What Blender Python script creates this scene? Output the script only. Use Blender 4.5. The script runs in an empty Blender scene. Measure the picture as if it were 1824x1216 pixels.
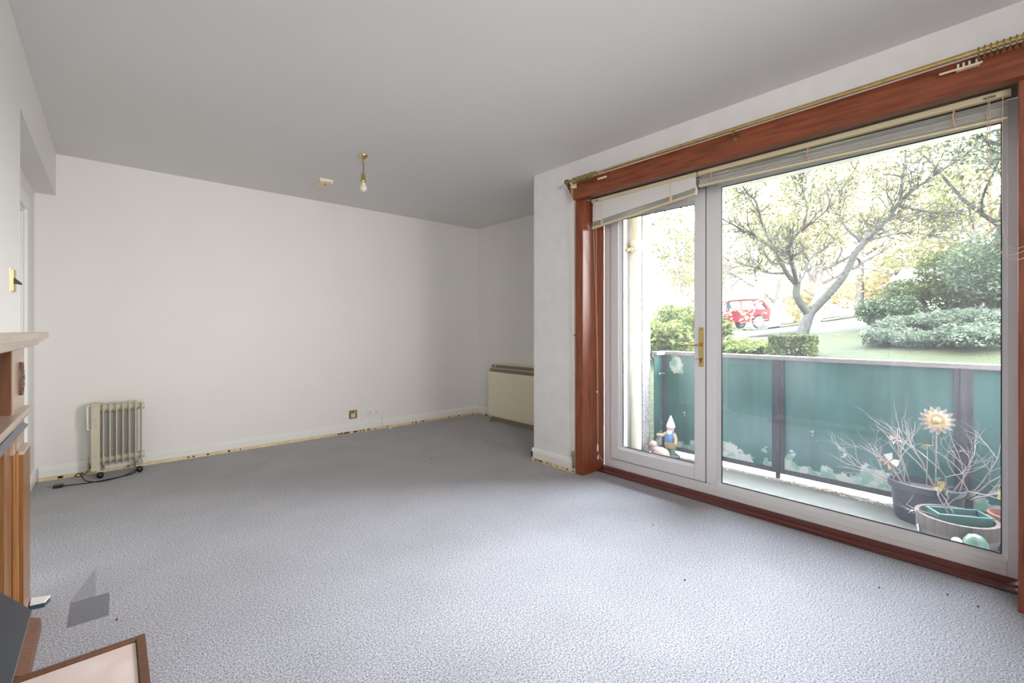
import bpy, bmesh, math, random
from mathutils import Vector, Matrix, Euler, noise as mnoise
S = bpy.context.scene
C = S.collection
PI = math.pi
rnd = random.Random(7)

# ------------------------------------------------------------------ camera
H = 1.114
YAW = math.radians(41.45)
cam_d = bpy.data.cameras.new('camera'); cam = bpy.data.objects.new('camera', cam_d); C.objects.link(cam)
cam.location = (0, 0, H); cam.rotation_euler = (PI/2, 0, -YAW)
cam_d.sensor_width = 36; cam_d.lens = 16.0; cam_d.shift_y = -24/1824
cam_d.clip_start = 0.02; cam_d.clip_end = 500
S.camera = cam

# ------------------------------------------------------------------ world, sun, exposure
W = bpy.data.worlds.new('sky'); S.world = W; W.use_nodes = True
wn = W.node_tree.nodes; wl = W.node_tree.links
bg = wn['Background']
tc = wn.new('ShaderNodeTexCoord'); sx = wn.new('ShaderNodeSeparateXYZ'); rp = wn.new('ShaderNodeValToRGB')
wl.new(tc.outputs['Generated'], sx.inputs[0]); wl.new(sx.outputs['Z'], rp.inputs[0])
# overcast haze: white low down, about three times brighter and a little bluer overhead
rp.color_ramp.elements[0].position = 0.0; rp.color_ramp.elements[0].color = (0.30, 0.29, 0.28, 1)
rp.color_ramp.elements[1].position = 1.0; rp.color_ramp.elements[1].color = (0.74, 0.83, 1.0, 1)
e_ = rp.color_ramp.elements.new(0.22); e_.color = (0.36, 0.355, 0.36, 1)
e_ = rp.color_ramp.elements.new(0.52); e_.color = (0.80, 0.87, 1.0, 1)
wl.new(rp.outputs[0], bg.inputs[0]); bg.inputs[1].default_value = 74.0
sun_d = bpy.data.lights.new('sun', 'SUN'); sun = bpy.data.objects.new('sun', sun_d); C.objects.link(sun)
# a low sun behind thick haze, off to the right of the view
sun_d.energy = 30.0; sun_d.angle = math.radians(30); sun_d.color = (1.0, 0.95, 0.88)
SD = Vector((0.48, -0.87, 0.11)).normalized()
sun.rotation_euler = SD.to_track_quat('Z', 'Y').to_euler()
# daylight portal in the window opening (guides sampling only)
pd = bpy.data.lights.new('window_portal', 'AREA'); po = bpy.data.objects.new('window_portal', pd); C.objects.link(po)
pd.shape = 'RECTANGLE'; pd.size = 2.2; pd.size_y = 2.1; pd.cycles.is_portal = True
po.location = (3.03, 1.12, 1.08); po.rotation_euler = (PI/2, 0, PI/2)
# soft fill light added behind the camera to brighten the room, no real fitting
ld = bpy.data.lights.new('fill_light', 'AREA'); lo = bpy.data.objects.new('fill_light', ld); C.objects.link(lo)
ld.shape = 'RECTANGLE'; ld.size = 0.9; ld.size_y = 0.9; ld.energy = 29; ld.color = (1.0, 0.97, 0.94); ld.spread = math.radians(130)
lo.location = (0.45, -1.05, 1.75); lo.rotation_euler = (Vector((0.45, -1.05, 1.75))-Vector((1.7, 3.6, 1.55))).to_track_quat('Z', 'Y').to_euler()
l2 = ld.copy(); lo2 = bpy.data.objects.new('fill_light', l2); C.objects.link(lo2)  # second added fill, brightens the left of the back wall
l2.energy = 12; l2.spread = math.radians(62)
lo2.location = (2.3, -1.1, 1.45); lo2.rotation_euler = (Vector((2.3, -1.1, 1.45))-Vector((0.55, 4.75, 0.95))).to_track_quat('Z', 'Y').to_euler()
S.view_settings.view_transform = 'Standard'; S.view_settings.look = 'None'
S.view_settings.gamma = 1.0; S.view_settings.use_curve_mapping = False
S.view_settings.exposure = 0.12
S.cycles.max_bounces = 14; S.cycles.diffuse_bounces = 8; S.cycles.glossy_bounces = 4
S.cycles.transmission_bounces = 8; S.cycles.transparent_max_bounces = 24
S.cycles.caustics_reflective = False; S.cycles.caustics_refractive = False
S.cycles.use_denoising = True
S.cycles.sample_clamp_indirect = 8.0

# ------------------------------------------------------------------ helpers
FPX = 16/36*1824
RX = Vector((math.cos(YAW), -math.sin(YAW), 0)); FW = Vector((math.sin(YAW), math.cos(YAW), 0))
def at(px, py, d):
    return Vector((0, 0, H)) + d*(FW + RX*((px-912)/FPX) + Vector((0, 0, -(py-584)/FPX)))

class MB:
    """collects simple solids into one mesh"""
    def __init__(s): s.bm = bmesh.new()
    def box(s, x0, x1, y0, y1, z0, z1, bev=0.0):
        v = [s.bm.verts.new((x, y, z)) for x in (x0, x1) for y in (y0, y1) for z in (z0, z1)]
        fs = []
        for f in ((0,1,3,2),(4,6,7,5),(0,4,5,1),(2,3,7,6),(0,2,6,4),(1,5,7,3)):
            fs.append(s.bm.faces.new([v[i] for i in f]))
        if bev > 0:
            es = set(e for f in fs for e in f.edges)
            bmesh.ops.bevel(s.bm, geom=list(es), offset=bev, segments=2, affect='EDGES', profile=0.5)
        return s
    def obox(s, c, ux, uy, uz, hx, hy, hz):
        c = Vector(c); v = []
        for a in (-1, 1):
            for b in (-1, 1):
                for d in (-1, 1): v.append(s.bm.verts.new(c + ux*(a*hx) + uy*(b*hy) + uz*(d*hz)))
        for f in ((0,1,3,2),(4,6,7,5),(0,4,5,1),(2,3,7,6),(0,2,6,4),(1,5,7,3)): s.bm.faces.new([v[i] for i in f])
        return s
    def prism(s, pts, axis, a, b):
        """closed 2-D outline swept along axis ('x','y','z') from a to b"""
        def mk(p, t):
            if axis == 'x': return (t, p[0], p[1])
            if axis == 'y': return (p[0], t, p[1])
            return (p[0], p[1], t)
        n = len(pts)
        A = [s.bm.verts.new(mk(p, a)) for p in pts]; B_ = [s.bm.verts.new(mk(p, b)) for p in pts]
        for i in range(n):
            j = (i+1) % n; s.bm.faces.new((A[i], A[j], B_[j], B_[i]))
        s.bm.faces.new(A[::-1]); s.bm.faces.new(B_)
        return s
    def tube(s, pts, r, n=8, cap=True):
        pts = [Vector(p) for p in pts]; m = len(pts)
        rs = r if isinstance(r, (list, tuple)) else [r]*m
        t = (pts[1]-pts[0]).normalized()
        u = t.orthogonal().normalized(); rings = []
        for i, p in enumerate(pts):
            if i == 0: tt = pts[1]-pts[0]
            elif i == m-1: tt = pts[-1]-pts[-2]
            else: tt = pts[i+1]-pts[i-1]
            if tt.length < 1e-9: tt = t
            tt = tt.normalized(); u = (u - tt*u.dot(tt))
            u = u.normalized() if u.length > 1e-6 else tt.orthogonal().normalized()
            w = tt.cross(u)
            rings.append([s.bm.verts.new(p + (u*math.cos(2*PI*k/n) + w*math.sin(2*PI*k/n))*rs[i]) for k in range(n)])
        for i in range(m-1):
            for k in range(n):
                s.bm.faces.new((rings[i][k], rings[i][(k+1)%n], rings[i+1][(k+1)%n], rings[i+1][k]))
        if cap:
            s.bm.faces.new(rings[0][::-1]); s.bm.faces.new(rings[-1])
        return s
    def lathe(s, prof, c=(0,0,0), n=24, axis='z', sx=1.0, sy=1.0):
        """profile [(r, h)] turned about an axis"""
        c = Vector(c); rings = []
        for r, h in prof:
            ring = []
            for k in range(n):
                a = 2*PI*k/n; p, q = r*math.cos(a)*sx, r*math.sin(a)*sy
                if axis == 'z': v = Vector((p, q, h))
                elif axis == 'x': v = Vector((h, p, q))
                else: v = Vector((q, h, p))
                ring.append(s.bm.verts.new(c+v))
            rings.append(ring)
        for i in range(len(rings)-1):
            for k in range(n):
                s.bm.faces.new((rings[i][k], rings[i][(k+1)%n], rings[i+1][(k+1)%n], rings[i+1][k]))
        s.bm.faces.new(rings[0][::-1]); s.bm.faces.new(rings[-1])
        return s
    def torus(s, c, R, r, axis='y', n=20, m=8):
        c = Vector(c); rings = []
        for i in range(n):
            a = 2*PI*i/n; ring = []
            for k in range(m):
                b = 2*PI*k/m; q = R + r*math.cos(b); h = r*math.sin(b)
                x, y = q*math.cos(a), q*math.sin(a)
                v = {'z': (x, y, h), 'y': (x, h, y), 'x': (h, x, y)}[axis]
                ring.append(s.bm.verts.new(c+Vector(v)))
            rings.append(ring)
        for i in range(n):
            for k in range(m):
                s.bm.faces.new((rings[i][k], rings[(i+1)%n][k], rings[(i+1)%n][(k+1)%m], rings[i][(k+1)%m]))
        return s
    def ball(s, c, rx, ry=None, rz=None, n=14, m=9):
        ry = rx if ry is None else ry; rz = rx if rz is None else rz
        c = Vector(c)
        top = s.bm.verts.new(c+Vector((0,0,rz))); bot = s.bm.verts.new(c-Vector((0,0,rz))); rings = []
        for i in range(1, m):
            t = PI*i/m
            rings.append([s.bm.verts.new(c+Vector((rx*math.sin(t)*math.cos(2*PI*k/n), ry*math.sin(t)*math.sin(2*PI*k/n), rz*math.cos(t)))) for k in range(n)])
        for k in range(n):
            s.bm.faces.new((top, rings[0][k], rings[0][(k+1)%n])); s.bm.faces.new((bot, rings[-1][(k+1)%n], rings[-1][k]))
            for i in range(m-2): s.bm.faces.new((rings[i][k], rings[i+1][k], rings[i+1][(k+1)%n], rings[i][(k+1)%n]))
        return s
    def poly(s, pts):
        s.bm.faces.new([s.bm.verts.new(p) for p in pts]); return s

def link(name, me, parent=None):
    o = bpy.data.objects.new(name, me); C.objects.link(o)
    if parent is not None: o.parent = parent
    return o
def base_of(p):
    v = Vector((0,0,0))
    while p is not None: v = v + p.location; p = p.parent
    return v
def part(name, mb, m, parent=None, smooth=False, origin=None, label=None):
    """one mesh object; geometry is given in world coordinates (all parents are unrotated)"""
    bm = mb.bm
    bmesh.ops.recalc_face_normals(bm, faces=bm.faces)
    pb = base_of(parent)
    o0 = Vector(origin) if origin is not None else (pb if parent is not None else Vector((0,0,0)))
    if origin is None and parent is None and len(bm.verts):
        xs = [v.co for v in bm.verts]
        o0 = Vector(((min(v.x for v in xs)+max(v.x for v in xs))/2, (min(v.y for v in xs)+max(v.y for v in xs))/2, min(v.z for v in xs)))
    bmesh.ops.translate(bm, verts=bm.verts, vec=-o0)
    me = bpy.data.meshes.new(name); bm.to_mesh(me); bm.free()
    me.materials.append(m)
    if smooth:
        for p in me.polygons: p.use_smooth = True
        if smooth != 'all':
            try: me.set_sharp_from_angle(angle=math.radians(38))
            except Exception: pass
    o = link(name, me, parent); o.location = o0 - pb
    if label: o['label'] = label
    return o
def tag(o, label, cat, group=None, kind=None):
    o['label'] = label; o['category'] = cat
    if group: o['group'] = group
    if kind: o['kind'] = kind
    return o
def thing(name, loc, label, cat, group=None):
    o = bpy.data.objects.new(name, None); C.objects.link(o); o.location = loc; o.empty_display_size = 0.05
    return tag(o, label, cat, group)
def struct(name, mb, m, parent=None, smooth=False):
    o = part(name, mb, m, parent, smooth)
    if parent is None: o['kind'] = 'structure'
    return o
def struct_root(name, loc):
    o = bpy.data.objects.new(name, None); C.objects.link(o); o.location = loc; o['kind'] = 'structure'; return o
def copy_tree(o, parent=None):
    c = o.copy(); C.objects.link(c)
    if parent is not None: c.parent = parent
    for ch in o.children: copy_tree(ch, c)
    return c

# ------------------------------------------------------------------ materials
def srgb(r, g, b):
    f = lambda c: (c/255/12.92) if c/255 <= 0.04045 else ((c/255+0.055)/1.055)**2.4
    return (f(r), f(g), f(b), 1)
def mat(name, col, rough=0.5, metal=0.0, var=0.0, scale=20, bump=0.0, bscale=None, col2=None, stretch=None, spec=0.5, detail=4):
    m = bpy.data.materials.new(name); m.use_nodes = True; n = m.node_tree.nodes; l = m.node_tree.links
    b = n['Principled BSDF']; b.inputs['Base Color'].default_value = col
    b.inputs['Roughness'].default_value = rough; b.inputs['Metallic'].default_value = metal
    b.inputs['Specular IOR Level'].default_value = spec
    if var > 0 or bump > 0 or col2:
        t = n.new('ShaderNodeTexCoord'); mp = n.new('ShaderNodeMapping'); l.new(t.outputs['Object'], mp.inputs[0])
        if stretch: mp.inputs['Scale'].default_value = stretch
        nz = n.new('ShaderNodeTexNoise'); nz.inputs['Scale'].default_value = scale; nz.inputs['Detail'].default_value = detail
        l.new(mp.outputs[0], nz.inputs['Vector'])
        if var > 0 or col2:
            r = n.new('ShaderNodeValToRGB')
            c2 = col2 if col2 else tuple(min(1, c*(1+var)) for c in col[:3]) + (1,)
            c1 = col if col2 else tuple(c*(1-var) for c in col[:3]) + (1,)
            r.color_ramp.elements[0].position = 0.3; r.color_ramp.elements[0].color = c1
            r.color_ramp.elements[1].position = 0.7; r.color_ramp.elements[1].color = c2
            l.new(nz.outputs['Fac'], r.inputs[0]); l.new(r.outputs[0], b.inputs['Base Color'])
        if bump > 0:
            src = nz
            if bscale:
                src = n.new('ShaderNodeTexNoise'); src.inputs['Scale'].default_value = bscale; src.inputs['Detail'].default_value = 3
                l.new(mp.outputs[0], src.inputs['Vector'])
            bp = n.new('ShaderNodeBump'); bp.inputs['Strength'].default_value = bump; bp.inputs['Distance'].default_value = 0.01
            l.new(src.outputs['Fac'], bp.inputs['Height']); l.new(bp.outputs[0], b.inputs['Normal'])
    return m
def leafmat(name, col, col2, trans=0.45):
    m = bpy.data.materials.new(name); m.use_nodes = True; n = m.node_tree.nodes; l = m.node_tree.links
    n.clear(); out = n.new('ShaderNodeOutputMaterial')
    g = n.new('ShaderNodeNewGeometry'); t = n.new('ShaderNodeTexCoord'); nz = n.new('ShaderNodeTexNoise'); nz.inputs['Scale'].default_value = 3.0
    l.new(t.outputs['Object'], nz.inputs['Vector'])
    r = n.new('ShaderNodeValToRGB'); r.color_ramp.elements[0].position = 0.35; r.color_ramp.elements[0].color = col
    r.color_ramp.elements[1].position = 0.65; r.color_ramp.elements[1].color = col2
    mx = n.new('ShaderNodeMath'); mx.operation = 'MULTIPLY_ADD'; mx.inputs[1].default_value = 0.4
    l.new(g.outputs['Random Per Island'], mx.inputs[0]); 
    sub = n.new('ShaderNodeMath'); sub.operation = 'SUBTRACT'; sub.inputs[1].default_value = 0.2; l.new(nz.outputs['Fac'], sub.inputs[0])
    l.new(sub.outputs[0], mx.inputs[2]); l.new(mx.outputs[0], r.inputs[0])
    d = n.new('ShaderNodeBsdfDiffuse'); tr = n.new('ShaderNodeBsdfTranslucent'); ms = n.new('ShaderNodeMixShader'); ms.inputs[0].default_value = trans
    l.new(r.outputs[0], d.inputs[0]); l.new(r.outputs[0], tr.inputs[0]); l.new(d.outputs[0], ms.inputs[1]); l.new(tr.outputs[0], ms.inputs[2])
    l.new(ms.outputs[0], out.inputs[0]); return m

M = {}
M['paint'] = mat('white_wall_paint', (0.80, 0.785, 0.765, 1), 0.6, var=0.012, scale=2.5, bump=0.03, bscale=160, spec=0.3)
M['paint_window'] = mat('white_wall_paint_patchy', (0.79, 0.78, 0.77, 1), 0.6, var=0.03, scale=9, bump=0.05, bscale=60, spec=0.3)
M['ceil'] = mat('ceiling_paint', (0.76, 0.75, 0.74, 1), 0.7, var=0.01, scale=2, spec=0.2)
M['trimw'] = mat('white_gloss_paint', (0.82, 0.82, 0.80, 1), 0.3, spec=0.5)
M['gripper'] = mat('bare_timber_strip', srgb(232, 218, 184), 0.7, col2=srgb(214, 190, 146), scale=30, stretch=(1, 1, 1))
M['stainmark'] = mat('dark_staple_mark', srgb(62, 50, 40), 0.8)
M['mahog'] = mat('mahogany_stain', srgb(112, 54, 30), 0.32, col2=srgb(148, 80, 50), scale=9, stretch=(6, 0.6, 6), bump=0.04, spec=0.5)
M['mahog_v'] = mat('mahogany_stain_upright', srgb(112, 54, 31), 0.3, col2=srgb(150, 84, 54), scale=9, stretch=(6, 6, 0.5), bump=0.04, spec=0.5)
M['mahog_d'] = mat('mahogany_sill', srgb(84, 34, 28), 0.3, col2=srgb(108, 52, 44), scale=9, stretch=(6, 0.6, 6), spec=0.5)
M['soffwood'] = mat('grey_brown_reveal_board', srgb(92, 72, 64), 0.6, var=0.08, scale=10)  # greyer, duller brown than the pelmet and posts
M['pvc'] = mat('white_plastic_frame', (0.80, 0.79, 0.80, 1), 0.28, spec=0.5)
M['gasket'] = mat('black_gasket', srgb(32, 34, 38), 0.5)
M['brass'] = mat('brass', srgb(212, 186, 118), 0.24, 1.0, var=0.1, scale=30)
M['brass_dull'] = mat('dull_brass', srgb(164, 144, 98), 0.38, 1.0, var=0.15, scale=40)
M['cream_pl'] = mat('cream_plastic', srgb(228, 214, 178), 0.4)
M['white_pl'] = mat('white_plastic', (0.8, 0.79, 0.77, 1), 0.35)
M['blackrub'] = mat('black_rubber', srgb(28, 26, 27), 0.45)
M['steel'] = mat('steel', srgb(150, 150, 150), 0.3, 1.0)
M['radcream'] = mat('cream_enamel', srgb(206, 202, 184), 0.3)
M['radpanel'] = mat('beige_plastic', srgb(200, 193, 170), 0.45)
M['heatcream'] = mat('cream_painted_steel', srgb(232, 226, 200), 0.4)
M['grille'] = mat('brown_grey_grille', srgb(140, 128, 112), 0.5)
M['oak'] = mat('oak_veneer', srgb(112, 72, 34), 0.28, col2=srgb(142, 96, 54), scale=14, stretch=(5, 5, 0.35), spec=0.5)
M['oakfront'] = mat('oak_front_sheen', srgb(158, 134, 116), 0.24, col2=srgb(176, 154, 136), scale=14, stretch=(5, 5, 0.35), spec=0.6)  # pale, greyed tone has a glossy reflection put into the colour
M['oakdark'] = mat('dark_oak', srgb(88, 54, 32), 0.35, col2=srgb(112, 70, 44), scale=14, stretch=(5, 5, 0.4))
M['carved'] = mat('carved_dark_wood', srgb(84, 60, 48), 0.45, col2=srgb(112, 84, 68), scale=60)
M['oaklight'] = mat('oak_shelf', srgb(172, 156, 138), 0.3, col2=srgb(190, 176, 160), scale=12, stretch=(5, 0.4, 5), spec=0.6)
M['slate'] = mat('slate_grey_ledge', srgb(112, 112, 116), 0.5, var=0.08, scale=30)
M['hood'] = mat('grey_fire_hood', srgb(80, 84, 90), 0.45, var=0.03, scale=10)
M['marble'] = mat('pink_marble', srgb(216, 186, 174), 0.25, col2=srgb(232, 220, 212), scale=6, detail=6)
M['door_green'] = mat('pale_green_door', srgb(196, 202, 180), 0.5)
M['bulb'] = mat('pearl_bulb', srgb(222, 218, 196), 0.15)
M['cordcol'] = mat('pale_cord', srgb(226, 202, 176), 0.7)
M['slat'] = mat('white_slat', (0.80, 0.79, 0.76, 1), 0.35)
M['tape'] = mat('ladder_tape', srgb(222, 190, 160), 0.8)
M['red'] = mat('red_car_paint', srgb(120, 12, 28), 0.2, spec=0.8)
M['whitecar'] = mat('white_car_paint', srgb(150, 156, 166), 0.2, spec=0.8)
M['carglass'] = mat('car_glass', srgb(70, 84, 94), 0.08, spec=0.9)
M['tyre'] = mat('tyre', srgb(40, 40, 42), 0.8)
M['hub'] = mat('alloy', srgb(170, 172, 176), 0.3, 0.8)
M['taillamp'] = mat('tail_lamp', srgb(190, 30, 30), 0.2)
M['bark'] = mat('lichen_bark', srgb(76, 74, 66), 0.9, col2=srgb(122, 120, 110), scale=18, bump=0.5, detail=6)
M['barkpale'] = mat('pale_bark', srgb(84, 78, 72), 0.9, col2=srgb(108, 102, 96), scale=8, bump=0.4)
M['twig'] = mat('dead_twig', srgb(150, 140, 134), 0.8, var=0.2, scale=30)
M['concrete'] = mat('balcony_concrete', srgb(168, 164, 148), 0.75, col2=srgb(186, 184, 172), scale=7, bump=0.1, bscale=80, detail=6)
M['soffit'] = mat('painted_soffit', (0.80, 0.80, 0.76, 1), 0.7, var=0.03, scale=4)
M['roughcast'] = mat('roughcast_render', srgb(132, 128, 122), 0.9, col2=srgb(210, 206, 200), scale=70, bump=0.9, bscale=90, detail=2)
M['render'] = mat('cream_render', (0.80, 0.78, 0.74, 1), 0.7, var=0.03, scale=6)
M['pipe'] = mat('cream_pipe_paint', srgb(226, 208, 176), 0.5, col2=srgb(236, 228, 208), scale=7, stretch=(2, 2, 0.5))
M['railpaint'] = mat('weathered_rail', srgb(150, 140, 138), 0.55, var=0.12, scale=25)
M['postpaint'] = mat('dark_post_paint', srgb(62, 58, 62), 0.8, col2=srgb(84, 78, 82), scale=22, stretch=(4, 4, 0.6))
M['plasticpot'] = mat('dark_plastic_pot', srgb(78, 78, 88), 0.5, var=0.1, scale=15)
M['soil'] = mat('dry_soil', srgb(92, 78, 72), 0.95, var=0.35, scale=60, bump=0.6)
M['barrelwood'] = mat('weathered_oak_stave', srgb(120, 98, 82), 0.8, col2=srgb(150, 130, 112), scale=20, stretch=(3, 3, 0.5))
M['hoop'] = mat('rusty_hoop', srgb(82, 78, 80), 0.6, 0.4)
M['traygreen'] = mat('green_plastic_tray', srgb(84, 130, 122), 0.5)
M['terra'] = mat('terracotta', srgb(188, 112, 86), 0.8, var=0.1, scale=15)
M['frog'] = mat('pale_green_glaze', srgb(136, 178, 150), 0.35, var=0.06, scale=20)
M['offwhite'] = mat('chalky_white', srgb(220, 214, 200), 0.7, var=0.08, scale=30)
M['peach'] = mat('peach_petal', srgb(228, 190, 140), 0.6, var=0.1, scale=30)
M['greyp'] = mat('petal_shadow_grey', srgb(170, 160, 156), 0.7, var=0.2, scale=20)
M['yellow'] = mat('yellow_paint', srgb(226, 196, 96), 0.6)
M['pinkish'] = mat('pale_pink_paint', srgb(214, 178, 166), 0.6, var=0.06, scale=30)
M['bluecloth'] = mat('blue_paint', srgb(84, 140, 200), 0.6)
M['brownp'] = mat('brown_paint', srgb(140, 112, 82), 0.7)
M['greenp'] = mat('dull_green_paint', srgb(92, 120, 84), 0.7)
M['stonep'] = mat('grey_green_base', srgb(104, 120, 124), 0.8, var=0.1, scale=20)
M['orange'] = mat('orange_wing', srgb(190, 128, 88), 0.6)
M['teal'] = mat('dark_teal', srgb(52, 72, 84), 0.5)
M['roof'] = mat('slate_roof', srgb(120, 122, 130), 0.8)
M['bwall'] = mat('white_harling', srgb(214, 212, 206), 0.8)
M['road'] = mat('pale_tarmac', srgb(98, 97, 96), 0.9)
M['leaf_main'] = leafmat('lichen_tree_leaves', srgb(58, 64, 46), srgb(98, 98, 62))
M['leaf_autumn'] = leafmat('autumn_leaves', srgb(124, 118, 84), srgb(166, 150, 104), 0.5)
M['leaf_green'] = leafmat('shrub_leaves', srgb(46, 54, 32), srgb(86, 92, 56), 0.35)
M['leaf_dark'] = leafmat('dark_shrub_leaves', srgb(38, 48, 36), srgb(72, 80, 60), 0.3)
M['leaf_ground'] = leafmat('ground_cover_leaves', srgb(48, 56, 44), srgb(86, 92, 76), 0.3)
M['leaf_young'] = leafmat('young_tree_leaves', srgb(84, 90, 56), srgb(118, 112, 74), 0.5)
M['leaf_grass'] = leafmat('long_grass', srgb(60, 70, 40), srgb(96, 100, 58), 0.5)

def glass_mat():
    m = bpy.data.materials.new('window_glass'); m.use_nodes = True; n = m.node_tree.nodes; l = m.node_tree.links; n.clear()
    out = n.new('ShaderNodeOutputMaterial'); tr = n.new('ShaderNodeBsdfTransparent'); gl = n.new('ShaderNodeBsdfGlossy'); gl.inputs['Roughness'].default_value = 0.0
    tr.inputs[0].default_value = (0.97, 0.985, 0.98, 1)
    fr = n.new('ShaderNodeFresnel'); fr.inputs[0].default_value = 1.45
    mx = n.new('ShaderNodeMixShader'); l.new(fr.outputs[0], mx.inputs[0]); l.new(tr.outputs[0], mx.inputs[1]); l.new(gl.outputs[0], mx.inputs[2])
    # translucent mix added to lay a veil of flare over the view
    tl = n.new('ShaderNodeBsdfTranslucent'); tl.inputs[0].default_value = (0.9, 0.92, 0.95, 1)
    nz = n.new('ShaderNodeTexNoise'); nz.inputs['Scale'].default_value = 2.2; nz.inputs['Detail'].default_value = 5
    t = n.new('ShaderNodeTexCoord'); l.new(t.outputs['Object'], nz.inputs['Vector'])
    mr = n.new('ShaderNodeMapRange'); mr.inputs['From Min'].default_value = 0.3; mr.inputs['From Max'].default_value = 0.7
    mr.inputs['To Min'].default_value = 0.003; mr.inputs['To Max'].default_value = 0.009
    l.new(nz.outputs['Fac'], mr.inputs[0])
    m2 = n.new('ShaderNodeMixShader'); l.new(mr.outputs[0], m2.inputs[0]); l.new(mx.outputs[0], m2.inputs[1]); l.new(tl.outputs[0], m2.inputs[2])
    l.new(m2.outputs[0], out.inputs[0]); return m
M['glass'] = glass_mat()
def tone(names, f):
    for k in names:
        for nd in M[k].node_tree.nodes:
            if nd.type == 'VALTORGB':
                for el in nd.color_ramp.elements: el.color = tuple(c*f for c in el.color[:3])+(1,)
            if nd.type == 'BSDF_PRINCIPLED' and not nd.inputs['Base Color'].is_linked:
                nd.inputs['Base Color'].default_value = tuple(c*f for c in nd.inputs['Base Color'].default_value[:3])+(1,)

def carpet_mat():
    m = bpy.data.materials.new('grey_twist_carpet'); m.use_nodes = True; n = m.node_tree.nodes; l = m.node_tree.links
    b = n['Principled BSDF']; b.inputs['Roughness'].default_value = 0.95; b.inputs['Specular IOR Level'].default_value = 0.1
    b.inputs['Sheen Weight'].default_value = 0.25; b.inputs['Sheen Roughness'].default_value = 0.6
    t = n.new('ShaderNodeTexCoord')
    def nz(sc, det):
        x = n.new('ShaderNodeTexNoise'); x.inputs['Scale'].default_value = sc; x.inputs['Detail'].default_value = det; l.new(t.outputs['Object'], x.inputs['Vector']); return x
    f = nz(400, 2); g = nz(170, 2); big = nz(3.2, 5)
    ad = n.new('ShaderNodeMath'); ad.operation = 'MULTIPLY_ADD'; ad.inputs[1].default_value = 0.5; l.new(g.outputs['Fac'], ad.inputs[0])
    sc = n.new('ShaderNodeMath'); sc.operation = 'MULTIPLY'; sc.inputs[1].default_value = 0.5; l.new(f.outputs['Fac'], sc.inputs[0]); l.new(sc.outputs[0], ad.inputs[2])
    r = n.new('ShaderNodeValToRGB'); e = r.color_ramp.elements
    e[0].position = 0.40; e[0].color = (0.06, 0.061, 0.068, 1); e[1].position = 0.60; e[1].color = (0.49, 0.47, 0.495, 1)
    l.new(ad.outputs[0], r.inputs[0])
    br = n.new('ShaderNodeMapRange'); br.inputs['From Min'].default_value = 0.35; br.inputs['From Max'].default_value = 0.65; br.inputs['To Min'].default_value = 0.94; br.inputs['To Max'].default_value = 1.05
    l.new(big.outputs['Fac'], br.inputs[0])
    mu = n.new('ShaderNodeMix'); mu.data_type = 'RGBA'; mu.blend_type = 'MULTIPLY'; mu.inputs[0].default_value = 1.0
    l.new(r.outputs[0], mu.inputs[6]); l.new(br.outputs[0], mu.inputs[7])
    # the flattened dark mark a removed cabinet foot has left
    sp = n.new('ShaderNodeSeparateXYZ'); l.new(t.outputs['Object'], sp.inputs[0])
    def mth(op, a, bb, c=None):
        x = n.new('ShaderNodeMath'); x.operation = op
        for i, v in enumerate((a, bb) if c is None else (a, bb, c)):
            if isinstance(v, (int, float)): x.inputs[i].default_value = v
            else: l.new(v, x.inputs[i])
        return x.outputs[0]
    edge = mth('MULTIPLY', mth('SUBTRACT', g.outputs['Fac'], 0.5), 0.02)
    X = mth('ADD', sp.outputs['X'], edge); Y = mth('ADD', sp.outputs['Y'], edge)
    inx = mth('MULTIPLY', mth('GREATER_THAN', X, -0.121), mth('LESS_THAN', X, -0.002))
    iny = mth('MULTIPLY', mth('GREATER_THAN', Y, 2.36), mth('LESS_THAN', Y, 2.565))
    sq = mth('MULTIPLY', inx, iny)
    # fading tail towards the back wall
    tail_x = mth('LESS_THAN', mth('ABSOLUTE', mth('ADD', X, mth('MULTIPLY_ADD', mth('SUBTRACT', Y, 2.56), -0.12, 0.085)), 0), mth('MULTIPLY', mth('SUBTRACT', 2.86, Y), 0.14))
    tail = mth('MULTIPLY', mth('MULTIPLY', tail_x, mth('GREATER_THAN', Y, 2.565)), mth('GREATER_THAN', g.outputs['Fac'], 0.5))
    msk = mth('MINIMUM', mth('ADD', mth('MULTIPLY', sq, 0.8), mth('MULTIPLY', tail, 0.6)), 1.0)
    m2 = n.new('ShaderNodeMix'); m2.data_type = 'RGBA'; m2.blend_type = 'MIX'; l.new(msk, m2.inputs[0]); l.new(mu.outputs[2], m2.inputs[6]); m2.inputs[7].default_value = (0.035, 0.035, 0.04, 1)
    l.new(m2.outputs[2], b.inputs['Base Color'])
    bp = n.new('ShaderNodeBump'); bp.inputs['Strength'].default_value = 0.25; bp.inputs['Distance'].default_value = 0.003
    l.new(ad.outputs[0], bp.inputs['Height']); l.new(bp.outputs[0], b.inputs['Normal'])
    return m
M['carpet'] = carpet_mat()

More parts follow.
